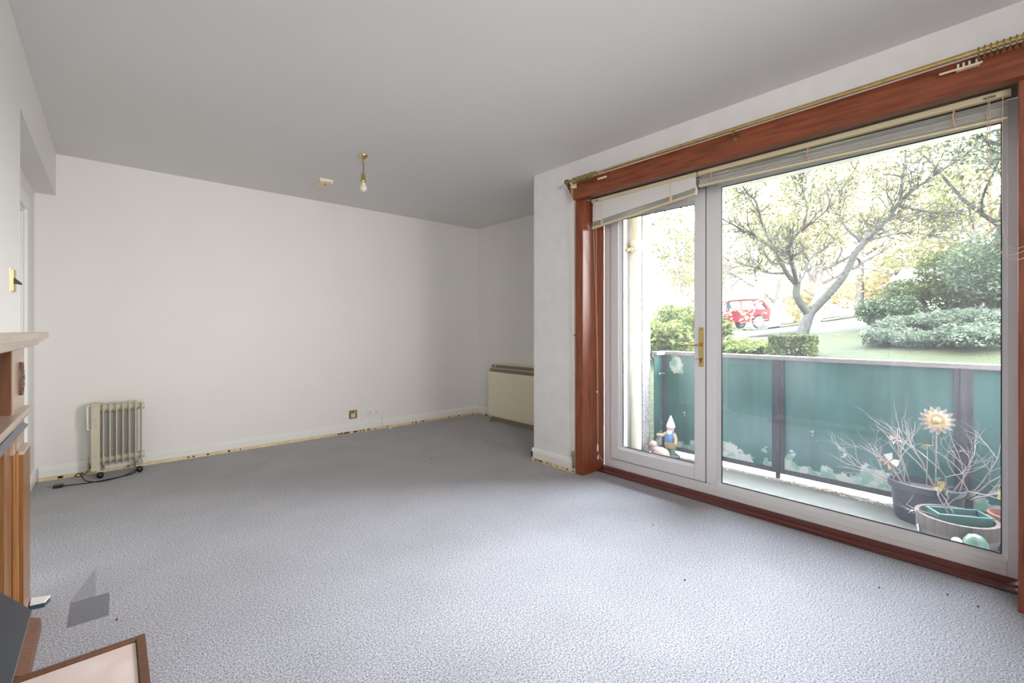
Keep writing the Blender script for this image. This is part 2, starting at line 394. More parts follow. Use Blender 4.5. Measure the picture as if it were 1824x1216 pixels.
def panel_mat(patch=None):
    """sea-green balustrade sheet, paint flaking along its foot; slightly translucent"""
    m = bpy.data.materials.new('green_balustrade_sheet'); m.use_nodes = True; n = m.node_tree.nodes; l = m.node_tree.links; n.clear()
    out = n.new('ShaderNodeOutputMaterial'); t = n.new('ShaderNodeTexCoord')
    sp = n.new('ShaderNodeSeparateXYZ'); l.new(t.outputs['Object'], sp.inputs[0])
    nz = n.new('ShaderNodeTexNoise'); nz.inputs['Scale'].default_value = 6.5; nz.inputs['Detail'].default_value = 6; nz.inputs['Roughness'].default_value = 0.55
    gx = n.new('ShaderNodeMapping'); gx.inputs['Location'].default_value = (3.1, 0.4, 1.7); l.new(t.outputs['Object'], gx.inputs[0]); l.new(gx.outputs[0], nz.inputs['Vector'])
    mr = n.new('ShaderNodeMapRange'); mr.inputs['From Min'].default_value = 0.0; mr.inputs['From Max'].default_value = 0.30; mr.inputs['To Min'].default_value = 0.40; mr.inputs['To Max'].default_value = 0.72
    l.new(sp.outputs['Z'], mr.inputs[0])
    gt = n.new('ShaderNodeMath'); gt.operation = 'GREATER_THAN'; l.new(nz.outputs['Fac'], gt.inputs[0]); l.new(mr.outputs[0], gt.inputs[1])
    if patch:      # one more flaked spot, high up near the corner
        vd = n.new('ShaderNodeVectorMath'); vd.operation = 'DISTANCE'; vd.inputs[1].default_value = patch; l.new(t.outputs['Object'], vd.inputs[0])
        m1 = n.new('ShaderNodeMath'); m1.operation = 'MULTIPLY_ADD'; m1.inputs[1].default_value = 0.22; m1.inputs[2].default_value = 0.0; l.new(nz.outputs['Fac'], m1.inputs[0])
        lt = n.new('ShaderNodeMath'); lt.operation = 'LESS_THAN'; l.new(vd.outputs['Value'], lt.inputs[0])
        m3 = n.new('ShaderNodeMath'); m3.operation = 'SUBTRACT'; l.new(m1.outputs[0], m3.inputs[0]); m3.inputs[1].default_value = 0.035; l.new(m3.outputs[0], lt.inputs[1])
        mxm = n.new('ShaderNodeMath'); mxm.operation = 'MAXIMUM'; l.new(gt.outputs[0], mxm.inputs[0]); l.new(lt.outputs[0], mxm.inputs[1]); gt = mxm
    n2 = n.new('ShaderNodeTexNoise'); n2.inputs['Scale'].default_value = 14; l.new(t.outputs['Object'], n2.inputs['Vector'])
    pr = n.new('ShaderNodeValToRGB'); pr.color_ramp.elements[0].position = 0.42; pr.color_ramp.elements[0].color = srgb(150, 184, 170); pr.color_ramp.elements[1].position = 0.55; pr.color_ramp.elements[1].color = srgb(214, 214, 206)
    l.new(n2.outputs['Fac'], pr.inputs[0])
    n3 = n.new('ShaderNodeTexNoise'); n3.inputs['Scale'].default_value = 3; n3.inputs['Detail'].default_value = 6
    mp = n.new('ShaderNodeMapping'); mp.inputs['Scale'].default_value = (1, 2.5, 0.4); l.new(t.outputs['Object'], mp.inputs[0]); l.new(mp.outputs[0], n3.inputs['Vector'])
    gr = n.new('ShaderNodeValToRGB'); gr.color_ramp.elements[0].position = 0.3; gr.color_ramp.elements[0].color = srgb(58, 104, 96); gr.color_ramp.elements[1].position = 0.7; gr.color_ramp.elements[1].color = srgb(82, 130, 126)
    l.new(n3.outputs['Fac'], gr.inputs[0])
    mx = n.new('ShaderNodeMix'); mx.data_type = 'RGBA'; l.new(gt.outputs[0], mx.inputs[0]); l.new(gr.outputs[0], mx.inputs[6]); l.new(pr.outputs[0], mx.inputs[7])
    b = n.new('ShaderNodeBsdfPrincipled'); b.inputs['Roughness'].default_value = 0.3; l.new(mx.outputs[2], b.inputs['Base Color'])
    tl = n.new('ShaderNodeBsdfTranslucent'); l.new(mx.outputs[2], tl.inputs[0])
    ms = n.new('ShaderNodeMixShader'); ms.inputs[0].default_value = 0.3; l.new(b.outputs[0], ms.inputs[1]); l.new(tl.outputs[0], ms.inputs[2]); l.new(ms.outputs[0], out.inputs[0])
    return m
M['panel'] = panel_mat(); M['panel_patched'] = panel_mat((0.0, 0.37, 0.79))

def lawn_mat():
    m = bpy.data.materials.new('lawn_grass'); m.use_nodes = True; n = m.node_tree.nodes; l = m.node_tree.links
    b = n['Principled BSDF']; b.inputs['Roughness'].default_value = 0.9; b.inputs['Specular IOR Level'].default_value = 0.1
    t = n.new('ShaderNodeTexCoord'); a = n.new('ShaderNodeTexNoise'); a.inputs['Scale'].default_value = 0.5; a.inputs['Detail'].default_value = 8; l.new(t.outputs['Object'], a.inputs['Vector'])
    r = n.new('ShaderNodeValToRGB'); e = r.color_ramp.elements
    e[0].position = 0.35; e[0].color = srgb(44, 52, 20); e[1].position = 0.65; e[1].color = srgb(66, 68, 30)
    l.new(a.outputs['Fac'], r.inputs[0]); l.new(r.outputs[0], b.inputs['Base Color'])
    f = n.new('ShaderNodeTexNoise'); f.inputs['Scale'].default_value = 30; f.inputs['Detail'].default_value = 4; l.new(t.outputs['Object'], f.inputs['Vector'])
    bp = n.new('ShaderNodeBump'); bp.inputs['Strength'].default_value = 0.8; bp.inputs['Distance'].default_value = 0.05; l.new(f.outputs['Fac'], bp.inputs['Height']); l.new(bp.outputs[0], b.inputs['Normal'])
    return m
M['lawn'] = lawn_mat()
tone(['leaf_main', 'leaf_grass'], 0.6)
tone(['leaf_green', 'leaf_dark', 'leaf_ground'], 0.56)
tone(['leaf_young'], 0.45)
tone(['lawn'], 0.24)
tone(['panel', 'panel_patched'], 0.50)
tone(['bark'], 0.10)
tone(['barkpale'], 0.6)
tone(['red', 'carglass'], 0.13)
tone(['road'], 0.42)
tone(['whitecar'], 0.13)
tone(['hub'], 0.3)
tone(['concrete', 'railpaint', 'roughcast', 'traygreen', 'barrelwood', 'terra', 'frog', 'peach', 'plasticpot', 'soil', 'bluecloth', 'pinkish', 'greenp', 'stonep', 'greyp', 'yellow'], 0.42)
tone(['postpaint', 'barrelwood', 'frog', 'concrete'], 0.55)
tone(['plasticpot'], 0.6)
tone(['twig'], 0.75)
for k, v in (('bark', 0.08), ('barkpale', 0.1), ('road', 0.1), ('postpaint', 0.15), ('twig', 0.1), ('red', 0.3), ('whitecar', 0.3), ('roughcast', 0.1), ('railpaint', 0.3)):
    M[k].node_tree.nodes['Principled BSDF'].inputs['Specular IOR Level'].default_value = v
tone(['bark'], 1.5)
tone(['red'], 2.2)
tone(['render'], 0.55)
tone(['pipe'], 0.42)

# ================================================================== ROOM SHELL
XW, XA, YB, ZC, XL, YP, YR = 2.69, 3.60, 4.75, 2.40, -0.30, 2.765, -1.3
OY0, OY1, OZ = 0.024, 2.216, 2.12          # window opening in the wall
XO = 3.06                                   # outer face of that wall
struct('floor', MB().box(-0.62, 2.86, YR, YB+0.1, -0.12, 0).box(2.86, 3.62, YP-0.02, YB+0.1, -0.12, 0), M['carpet']).location
fl = bpy.data.objects['floor']
# floor mesh keeps world coordinates so the carpet marks sit where they belong
fl.data.transform(Matrix.Translation(fl.location)); fl.location = (0, 0, 0)
struct('ceiling', MB().box(-0.62, 3.75, YR-0.1, YB+0.15, ZC, ZC+0.12), M['ceil'])
struct('wall_back', MB().box(-0.62, 3.75, YB, YB+0.12, -0.1, ZC), M['paint'])
struct('wall_rear', MB().box(-0.62, XO, YR-0.1, YR, -0.1, ZC), M['paint'])
YJ, ZS, XR = 2.97, 2.092, -0.41
struct('wall_left', MB().box(-0.62, XL, YR, YJ, -0.1, ZC).box(-0.62, XL, YJ, YB, ZS, ZC)
       .box(-0.62, XR, 4.215, YB, -0.1, ZS).box(-0.62, XR, YJ, 4.215, 1.87, ZS).box(-0.62, XR, YJ, 3.42, -0.1, 1.87), M['paint'])
struct('wall_right', MB().box(XW, XO, OY1+0.035, YP, -0.1, ZC).box(XW, XO, OY0-0.075, OY1+0.035, OZ+0.03, ZC).box(XW, XO, YR, OY0-0.075, -0.1, ZC), M['paint_window'])
struct('wall_alcove', MB().box(XA, 3.64, YP, YB, -0.1, ZC), M['paint'])
struct('wall_outer', MB().box(XO, 3.59, 2.30, YP, -0.3, ZC), M['render'])
struct('wall_roughcast', MB().box(3.592, 3.72, 2.292, YP-0.002, -0.8, ZC+0.3).box(3.645, 3.72, YP-0.002, YB+0.12, -0.8, ZC+0.3), M['roughcast'])
struct('ground', MB().box(-60, 60, -60, 60, -1.1, -0.9), M['road'])

# skirting with moulded top, bare strip below with staple marks
def skirt_profile(): return [(0, 0.0265), (0.016, 0.0265), (0.016, 0.075), (0.012, 0.083), (0.012, 0.09), (0.006, 0.1), (0, 0.102)]
sp_ = skirt_profile()
def skirt_y(name, x0, x1, y, d=-1): struct(name, MB().prism([(y+d*a, z) for a, z in sp_], 'x', x0, x1), M['trimw'])
def skirt_x(name, x, y0, y1, d): struct(name, MB().prism([(x+d*a, z) for a, z in sp_], 'y', y0, y1), M['trimw'])
skirt_y('baseboard_back', XR+0.02, XA-0.02, YB)
skirt_x('baseboard_alcove', XA, YP+0.02, YB-0.02, -1)
skirt_x('baseboard_right', XW, OY1+0.075, YP+0.016, -1)
skirt_y('baseboard_pillar', XW-0.016, XA-0.02, YP, 1)
skirt_x('baseboard_recess', XR, 4.30, YB-0.018, 1)
def strip(name, b0, marks):
    o = struct(name, b0, M['gripper'])
    for (x0, x1, y0, y1, z0, z1) in marks: part('staple_mark', MB().box(x0, x1, y0, y1, z0, z1), M['stainmark'], o)
mk = []
for i in range(46):
    x = -0.38 + 3.9*rnd.random(); w = 0.006+0.016*rnd.random()
    if rnd.random() < 0.4: x = 1.75+0.5*rnd.random()
    mk.append((x, x+w, YB-0.0215, YB-0.0185, 0.004+0.006*rnd.random(), 0.020))
strip('trim_1', MB().box(XR+0.02, XA-0.02, YB-0.02, YB, 0, 0.026), mk)
mk = []
for i in range(14):
    y = 2.3 + 0.44*rnd.random(); mk.append((XW-0.0215, XW-0.0185, y, y+0.006+0.008*rnd.random(), 0.007, 0.018))
strip('trim_2', MB().box(XW-0.02, XW, OY1+0.075, YP+0.01, 0, 0.026), mk)
mk = []
for i in range(16):
    y = 2.9 + 1.8*rnd.random(); mk.append((XA-0.0215, XA-0.0185, y, y+0.008+0.012*rnd.random(), 0.006, 0.020))
strip('trim_3', MB().box(XA-0.02, XA, YP+0.02, YB-0.02, 0, 0.026), mk)

# door in the recess of the left wall
dr = struct_root('door_1', (XR, 3.8, 0))
part('door_panel', MB().box(-0.475, -0.44, 3.42, 4.215, 0.006, 1.87), M['door_green'], dr)
part('door_casing', MB().box(XR, XR+0.016, 4.215, 4.30, 0, 1.955, 0.003).box(XR, XR+0.016, 3.335, 3.42, 0, 1.955, 0.003).box(XR, XR+0.016, 3.42, 4.215, 1.87, 1.955, 0.003), M['trimw'], dr)
part('door_jamb', MB().box(-0.60, XR, 4.195, 4.2151, 0, 1.87).box(-0.60, XR, 3.4199, 3.44, 0, 1.87).box(-0.60, XR, 3.44, 4.195, 1.85, 1.8701), M['trimw'], dr)

# ------------------------------------------------------------------ timber window surround
struct('trim_4', MB().prism([(2.342, 2.212), (2.275, 2.082), (-0.12, 2.082), (-0.12, 2.212)], 'x', 2.625, XW), M['mahog'])            # pelmet board
struct('trim_5', MB().box(2.668, 2.93, OY1, OY1+0.075, 0, 2.083, 0.003), M['mahog_v'])     # left post
struct('trim_6', MB().box(2.668, 2.93, OY0-0.085, OY0, 0, 2.083, 0.003), M['mahog_v'])     # right post
struct('trim_7', MB().box(2.67, 2.93, OY0, OY1, 2.108, 2.15), M['soffwood'])                         # board over the reveal
struct('trim_8', MB().prism([(2.94, 0), (2.845, 0), (2.838, 0.006), (2.84, 0.013), (2.85, 0.017), (2.866, 0.018), (2.872, 0.013), (2.88, 0.018), (2.90, 0.027), (2.94, 0.03)], 'y', OY0, OY1), M['mahog_d'], smooth=True)

# ------------------------------------------------------------------ white plastic window with a hinged door
XF0, XF1, XG = 2.93, 3.0, 2.966
Z0, ZT = 0.03, 2.108
wroot = struct_root('window_1', (2.96, 1.12, Z0))
part('window_frame', MB().box(XF0, XF1, OY1-0.066, OY1, Z0, ZT, 0.003).box(XF0, XF1, OY0+0.0005, OY0+0.034, Z0, ZT, 0.003)
     .box(XF0, XF1, OY0+0.034, OY1-0.066, Z0, 0.098, 0.003).box(XF0, XF1, OY0+0.034, OY1-0.066, 2.04, ZT, 0.003), M['pvc'], wroot)
part('mullion', MB().box(XF0, XF1, 1.322, 1.394, 0.098, 2.04, 0.003), M['pvc'], wroot)
FY0, FY1, FZ0, FZ1 = OY0+0.034, 1.322, 0.098, 2.04
def bead(y0, y1, z0, z1, w, x0, x1):
    """sloped glazing bead around a pane"""
    m = MB()
    m.prism([(x0, y0), (x1, y0+w), (x1+0.004, y0+w), (x1+0.004, y0)], 'z', z0, z1)
    m.prism([(x0, y1), (x1, y1-w), (x1+0.004, y1-w), (x1+0.004, y1)], 'z', z0, z1)
    m.prism([(x0, z0), (x1, z0+w), (x1+0.004, z0+w), (x1+0.004, z0)], 'y', y0, y1)
    m.prism([(x0, z1), (x1, z1-w), (x1+0.004, z1-w), (x1+0.004, z1)], 'y', y0, y1)
    return m
def rim(y0, y1, z0, z1, w, x0, x1):
    return MB().box(x0, x1, y0, y0+w, z0, z1).box(x0, x1, y1-w, y1, z0, z1).box(x0, x1, y0+w, y1-w, z0, z0+w).box(x0, x1, y0+w, y1-w, z1-w, z1)
part('glazing_bead', bead(FY0, FY1, FZ0, FZ1, 0.016, XF0+0.006, XG-0.012), M['pvc'], wroot)
part('gasket', rim(FY0+0.012, FY1-0.012, FZ0+0.012, FZ1-0.012, 0.008, XG-0.010, XG-0.003), M['gasket'], wroot)
part('pane', MB().box(XG, XG+0.004, FY0+0.004, FY1-0.004, FZ0+0.004, FZ1-0.004), M['glass'], wroot)
part('frame_joint', MB().box(XF0-0.0012, XF0+0.001, OY0+0.002, 1.39, 0.0575, 0.0595), M['gripper'], wroot)
door = struct_root('door_2', (2.955, 1.77, 0.1))
DY0, DY1, DZ0, DZ1 = 1.398, 2.146, 0.104, 2.036
sw = 0.072
part('sash', MB().box(XF0-0.012, XF1-0.012, DY0, DY0+sw, DZ0, DZ1, 0.004).box(XF0-0.012, XF1-0.012, DY1-sw, DY1, DZ0, DZ1, 0.004)
     .box(XF0-0.012, XF1-0.012, DY0+sw, DY1-sw, DZ0, DZ0+sw+0.012, 0.004).box(XF0-0.012, XF1-0.012, DY0+sw, DY1-sw, DZ1-sw, DZ1, 0.004), M['pvc'], door)
part('sash_seal', rim(DY0-0.003, DY1+0.003, DZ0-0.005, DZ1+0.003, 0.006, XF0+0.0005, XF0+0.004), M['gasket'], door)
gy0, gy1, gz0, gz1 = DY0+sw, DY1-sw, DZ0+sw+0.012, DZ1-sw
part('glazing_bead', bead(gy0, gy1, gz0, gz1, 0.014, XF0-0.006, XG-0.012), M['pvc'], door)
part('gasket', rim(gy0+0.010, gy1-0.010, gz0+0.010, gz1-0.010, 0.008, XG-0.010, XG-0.003), M['gasket'], door)
part('pane', MB().box(XG, XG+0.004, gy0+0.002, gy1-0.002, gz0+0.002, gz1-0.002), M['glass'], door)
xh = XF0-0.012
pl = part('handle_plate', MB().box(xh-0.007, xh, 1.405, 1.435, 0.86, 1.118, 0.002), M['brass'], door)
part('screw', MB().lathe([(0.004, -0.002), (0.004, 0), (0.002, 0)], (xh-0.007, 1.42, 1.105), 10, 'x').lathe([(0.004, -0.002), (0.004, 0), (0.002, 0)], (xh-0.007, 1.42, 0.872), 10, 'x'), M['brass_dull'], pl)
part('lever', MB().lathe([(0.012, -0.014), (0.013, -0.006), (0.013, 0)], (xh-0.007, 1.42, 1.003), 14, 'x').tube([(xh-0.02, 1.42, 1.003), (xh-0.045, 1.42, 1.003), (xh-0.052, 1.432, 1.003), (xh-0.052, 1.47, 1.003), (xh-0.050, 1.535, 1.0)], [0.007, 0.007, 0.007, 0.0065, 0.005], 10), M['brass'], door, True)
part('lock_cylinder', MB().lathe([(0.009, -0.006), (0.009, 0)], (xh-0.007, 1.42, 0.908), 14, 'x').box(xh-0.013, xh-0.006, 1.415, 1.425, 0.882, 0.908), M['brass_dull'], door)
part('key', MB().lathe([(0.011, -0.0015), (0.011, 0.0015)], (xh-0.034, 1.428, 0.912), 12, 'z').box(xh-0.026, xh-0.013, 1.4185, 1.4215, 0.906, 0.909), M['brass_dull'], door)

# ================================================================== BALCONY
ZB = -0.05
struct('floor_balcony', MB().box(XO-0.06, 4.02, -0.33, 2.30, ZB-0.16, ZB), M['concrete'])
struct('trim_9', MB().box(2.94, 3.10, -0.32, 2.2995, ZB-0.0001, 0.028, 0.004), M['pvc'])      # outer sill
struct('ceiling_balcony', MB().box(XO, 4.02, -0.33, 2.292, 2.315, 2.50), M['soffit'])
struct('wall_upper', MB().box(XO-0.2, XO, -2.6, 2.30, 2.44, 4.0), M['roughcast'])
XP = 3.905
bal = thing('balcony_balustrade', (XP, 0.5, ZB), 'sea green panelled balcony balustrade with flaking paint, dark posts and grey handrail', 'balustrade')
YC = 2.262
part('handrail', MB().box(XP-0.035, XP+0.035, -0.33, YC+0.02, 0.865, 0.898, 0.004).box(3.725, XP-0.035, YC-0.035, YC+0.02, 0.865, 0.898, 0.004).box(3.07, XP-0.035, -0.33, -0.275, 0.865, 0.898, 0.004), M['railpaint'], bal)
part('bottom_rail', MB().box(XP-0.02, XP+0.012, -0.31, YC, -0.008, 0.022).box(3.725, XP-0.02, YC-0.02, YC+0.01, -0.008, 0.022), M['postpaint'], bal)
PY = (YC, 1.282, 0.255, -0.27)
for i in range(3): part('panel', MB().box(XP+0.001, XP+0.009, PY[i+1], PY[i], 0.016, 0.87), M['panel_patched' if i == 0 else 'panel'], bal, origin=(XP, (PY[i]+PY[i+1])/2, 0))
part('side_panel', MB().box(3.735, XP, YC-0.003, YC+0.004, 0.016, 0.87), M['panel'], bal, origin=(3.8, YC, 0))
part('side_panel', MB().box(3.07, XP, -0.304, -0.297, 0.016, 0.87), M['panel'], bal, origin=(3.5, -0.3, 0))
for i, y in enumerate(PY):
    if i == 0: m_ = MB().box(XP-0.04, XP+0.0, y-0.02, y+0.015, -0.0, 0.868)
    else: m_ = MB().box(XP-0.028, XP-0.0, y-0.040, y+0.040, 0.0, 0.868).box(XP-0.036, XP-0.026, y-0.014, y+0.014, 0.0, 0.868)
    m_.box(XP-0.022, XP-0.002, y-0.014, y+0.014, ZB-0.001, 0.0)
    part('post', m_, M['postpaint'], bal)
part('wall_stay', MB().tube([(3.722, 2.20, 0.70), (3.80, 2.20, 0.70)], 0.008, 8).tube([(3.80, 2.19, 0.70), (3.80, 2.25, 0.70)], 0.006, 8), M['steel'], bal)

# rainwater pipe on the return wall
pr = thing('drain_pipe', (3.42, 2.245, ZB), 'cream painted drain pipe with collar running down the white outside return wall', 'pipe')
part('pipe', MB().tube([(3.42, 2.245, ZB), (3.42, 2.245, 2.312)], 0.043, 20, True), M['pipe'], pr, True)
part('collar', MB().lathe([(0.046, 0), (0.056, 0.004), (0.056, 0.03), (0.05, 0.036), (0.055, 0.05), (0.055, 0.085), (0.046, 0.09)], (3.42, 2.245, 1.78), 20), M['pipe'], pr, True)
part('bracket', MB().box(3.345, 3.362, 2.25, 2.30, 1.775, 1.80).lathe([(0.008, 0), (0.008, 0.012)], (3.353, 2.235, 1.787), 8, 'y'), M['brass_dull'], pr)

# ------------------------------------------------------------------ things on the balcony
def petals(m, c, n, r0, r1, wid, nrm, up, off=0.0, lift=0.0):
    nrm = Vector(nrm).normalized(); u = Vector(up); u = (u-nrm*u.dot(nrm)).normalized(); w = nrm.cross(u)
    for k in range(n):
        a = 2*PI*k/n + off; d = u*math.cos(a)+w*math.sin(a); t = nrm.cross(d)
        mid = (r0+r1)/2
        q1 = r0+(r1-r0)*0.45; q2 = r0+(r1-r0)*0.85
        pts = [Vector(c)+d*r0, Vector(c)+d*q1+t*wid+nrm*0.004, Vector(c)+d*q2+t*wid*0.6+nrm*(0.003+lift), Vector(c)+d*r1+nrm*lift, Vector(c)+d*q2-t*wid*0.6+nrm*(0.003+lift), Vector(c)+d*q1-t*wid+nrm*0.004]
        bk = [p-nrm*0.004 for p in pts]
        v = [m.bm.verts.new(p) for p in pts]; b = [m.bm.verts.new(p) for p in bk]
        m.bm.faces.new(v); m.bm.faces.new(b[::-1])
        for i in range(6): m.bm.faces.new((v[i], b[i], b[(i+1)%6], v[(i+1)%6]))
    return m
def bez(a, b, c, n=8): 
    a, b, c = Vector(a), Vector(b), Vector(c)
    return [(a*(1-t)**2 + b*2*t*(1-t) + c*t*t) for t in [i/n for i in range(n+1)]]
TOC = lambda p: (Vector((0, 0, H))-Vector(p)).normalized()

# oval plastic planter
OC = Vector((3.66, 0.40, ZB))
pt = thing('oval_planter', OC, 'dark blue-grey plastic oval planter full of dead twigs against the green balustrade', 'planter')
prof = [(0.80, 0), (0.86, 0.02), (0.95, 0.15), (0.97, 0.19), (1.05, 0.195), (1.06, 0.232), (0.98, 0.236), (0.95, 0.20)]
part('pot', MB().lathe([(r*0.16, h) for r, h in prof], OC, 28, 'z', 0.74, 1.08), M['plasticpot'], pt, True)
part('soil', MB().lathe([(0.05, 0.205), (0.151, 0.2)], OC, 24, 'z', 0.74, 1.08), M['soil'], pt)
def twigs(m, base, d0, length, r, depth, rg, spread=0.6):
    p = Vector(base); d = Vector(d0).normalized(); pts = [p.copy()]; rs = [r]; n = 5
    for i in range(n):
        d = (d + Vector((rg.uniform(-1, 1), rg.uniform(-1, 1), rg.uniform(-0.5, 0.7)))*0.32).normalized()
        p = p + d*(length/n); pts.append(p.copy()); rs.append(r*(1-0.6*(i+1)/n))
        if p.x > 3.86: p.x = 3.86; pts[-1].x = 3.86
        if p.x < 3.10: p.x = 3.10; pts[-1].x = 3.10
        if depth > 0 and i >= 1 and rg.random() < 0.85:
            dd = (d + Vector((rg.uniform(-1, 1), rg.uniform(-1, 1), rg.uniform(-0.5, 0.6)))*spread*1.3).normalized()
            twigs(m, p, dd, length*rg.uniform(0.45, 0.75), rs[-1]*0.8, depth-1, rg, spread)
    m.tube(pts, rs, 5)
def dead_plant(name, base, dirs, L, seed, label, r=0.0038):
    rg = random.Random(seed); root = thing(name, base, label, 'dead plant')
    for d in dirs:
        m = MB(); twigs(m, Vector(base)+Vector((d[0]*0.1, d[1]*0.1, 0)), d, L*rg.uniform(0.8, 1.1), r, 2, rg); part('stem', m, M['twig'], root)
    return root
zs = ZB+0.2
dead_plant('dead_bush', (3.66, 0.46, zs), [(-0.2, 0.9, 0.9), (-0.4, 0.3, 1.0), (0.1, 0.5, 1.1), (-0.5, 0.6, 0.6), (-0.3, 1.0, 0.5), (0.0, 1.0, 0.35), (-0.6, 0.2, 0.8)], 0.30, 3, 'pale leafless twigs spreading leftwards out of the oval planter')
dead_plant('dead_bush', (3.66, 0.31, zs), [(-0.2, -0.5, 1.0), (-0.3, 0.1, 1.1), (0.1, -0.9, 0.8), (-0.6, -0.6, 0.6), (0.0, -0.2, 1.2), (-0.5, -1.0, 0.5), (0.1, -1.0, 0.5), (-0.2, -0.8, 1.2), (-0.5, 0.3, 0.9)], 0.36, 11, 'taller pale branching twigs rising in front of the dark balustrade post', 0.0045)

# half barrel with a plastic tray
BC = Vector((3.32, 0.247, ZB))
bt = thing('barrel_planter', BC, 'round weathered half barrel planter of wooden staves holding a green tray', 'planter')
ns = 22; st0 = None
for k in range(ns):
    a = 2*PI*k/ns; ca, sa = math.cos(a), math.sin(a)
    if st0 is None:
        hw = math.tan(PI/ns)*0.97
        m = MB(); rows = []
        for h, r in ((0.0, 0.130), (0.06, 0.148), (0.12, 0.158), (0.182, 0.162)):
            rows.append([(r-0.018, -(r-0.018)*hw, h), (r, -r*hw, h), (r, r*hw, h), (r-0.018, (r-0.018)*hw, h)])
        vs = [[m.bm.verts.new(p) for p in row] for row in rows]
        for i in range(3):
            for j in range(4): m.bm.faces.new((vs[i][j], vs[i][(j+1)%4], vs[i+1][(j+1)%4], vs[i+1][j]))
        m.bm.faces.new(vs[0][::-1]); m.bm.faces.new(vs[-1])
        bmesh.ops.translate(m.bm, verts=m.bm.verts, vec=BC)
        st0 = part('stave', m, M['barrelwood'], bt)
    else:
        c = st0.copy(); C.objects.link(c); c.rotation_euler = (0, 0, a)
hp = lambda h0, h1, r: MB().lathe([(r-0.004, h0), (r, h0), (r+0.003, h1), (r-0.001, h1)], BC, 28)
part('hoop', hp(0.085, 0.11, 0.157), M['hoop'], bt); part('hoop', hp(0.015, 0.035, 0.139), M['hoop'], bt)
part('ring_handle', MB().torus(BC+Vector((-0.11, 0.135, 0.105)), 0.022, 0.003, 'y', 16, 6), M['steel'], bt)
part('soil', MB().lathe([(0.02, 0.118), (0.138, 0.115)], BC, 22), M['soil'], bt)
tr = thing('plant_tray', (3.33, 0.24, ZB+0.118), 'rectangular green plastic tray of litter set inside the half barrel', 'tray')
ua = Vector((0.55, -0.835, 0)).normalized(); ub = Vector((0.835, 0.55, 0)).normalized(); uz = Vector((0, 0, 1))
tcn = Vector((3.335, 0.238, ZB+0.118)); m = MB()
m.obox(tcn+uz*0.003, ua, ub, uz, 0.105, 0.05, 0.003)
for s_ in (-1, 1):
    m.obox(tcn+ub*(0.053*s_)+uz*0.04, ua, ub, uz, 0.11, 0.003, 0.04); m.obox(tcn+ua*(0.108*s_)+uz*0.04, ua, ub, uz, 0.003, 0.055, 0.04)
    m.obox(tcn+ub*(0.057*s_)+uz*0.079, ua, ub, uz, 0.116, 0.006, 0.003); m.obox(tcn+ua*(0.112*s_)+uz*0.079, ua, ub, uz, 0.006, 0.06, 0.003)
part('tray', m, M['traygreen'], tr)
part('soil', MB().obox(tcn+uz*0.03, ua, ub, uz, 0.10, 0.048, 0.024), M['soil'], tr)
dead_plant('dead_seedling', tcn+ua*(-0.02)+uz*0.054, [(-0.1, 0.2, 1.0), (0.15, 0.0, 1.0), (-0.6, 0.7, 0.5)], 0.16, 21, 'small upright dead stalks growing out of the green tray', 0.004)

# terracotta pot on a dark block, at the right edge of the pane
blk = tag(part('plinth_block', MB().box(3.47, 3.66, -0.05, 0.13, ZB, 0.0, 0.006), M['plasticpot'], smooth=False), 'dark grey block under the terracotta pot', 'block')
tp = thing('terracotta_pot', (3.57, 0.055, 0.0), 'terracotta flower pot at the edge of the glass beside the half barrel', 'pot')
part('pot', MB().lathe([(0.058, 0), (0.078, 0.085), (0.088, 0.087), (0.092, 0.125), (0.082, 0.127), (0.072, 0.10)], (3.57, 0.055, 0.0), 24), M['terra'], tp, True)
part('soil', MB().lathe([(0.01, 0.102), (0.0765, 0.10)], (3.57, 0.055, 0.0), 20), M['soil'], tp)

# green dome-backed ornament close to the glass
FC = Vector((3.165, 0.135, ZB)); f = thing('garden_tortoise', FC, 'pale green dome-backed tortoise ornament with cream head, right behind the glass', 'ornament')
FC = FC + Vector((-0.055, 0.03, 0))
f.location = FC
part('shell', MB().lathe([(0.048, 0.09), (0.048, 0.115), (0.042, 0.145), (0.026, 0.168), (0.006, 0.176)], FC, 22), M['frog'], f, True)
part('skirt', MB().lathe([(0.055, 0.0), (0.06, 0.05), (0.085, 0.065), (0.088, 0.078), (0.06, 0.095)], FC, 22, 'z', 0.62, 1.15), M['frog'], f, True)
part('head', MB().ball(FC+Vector((-0.022, 0.062, 0.128)), 0.022, 0.020, 0.017), M['offwhite'], f, 'all')

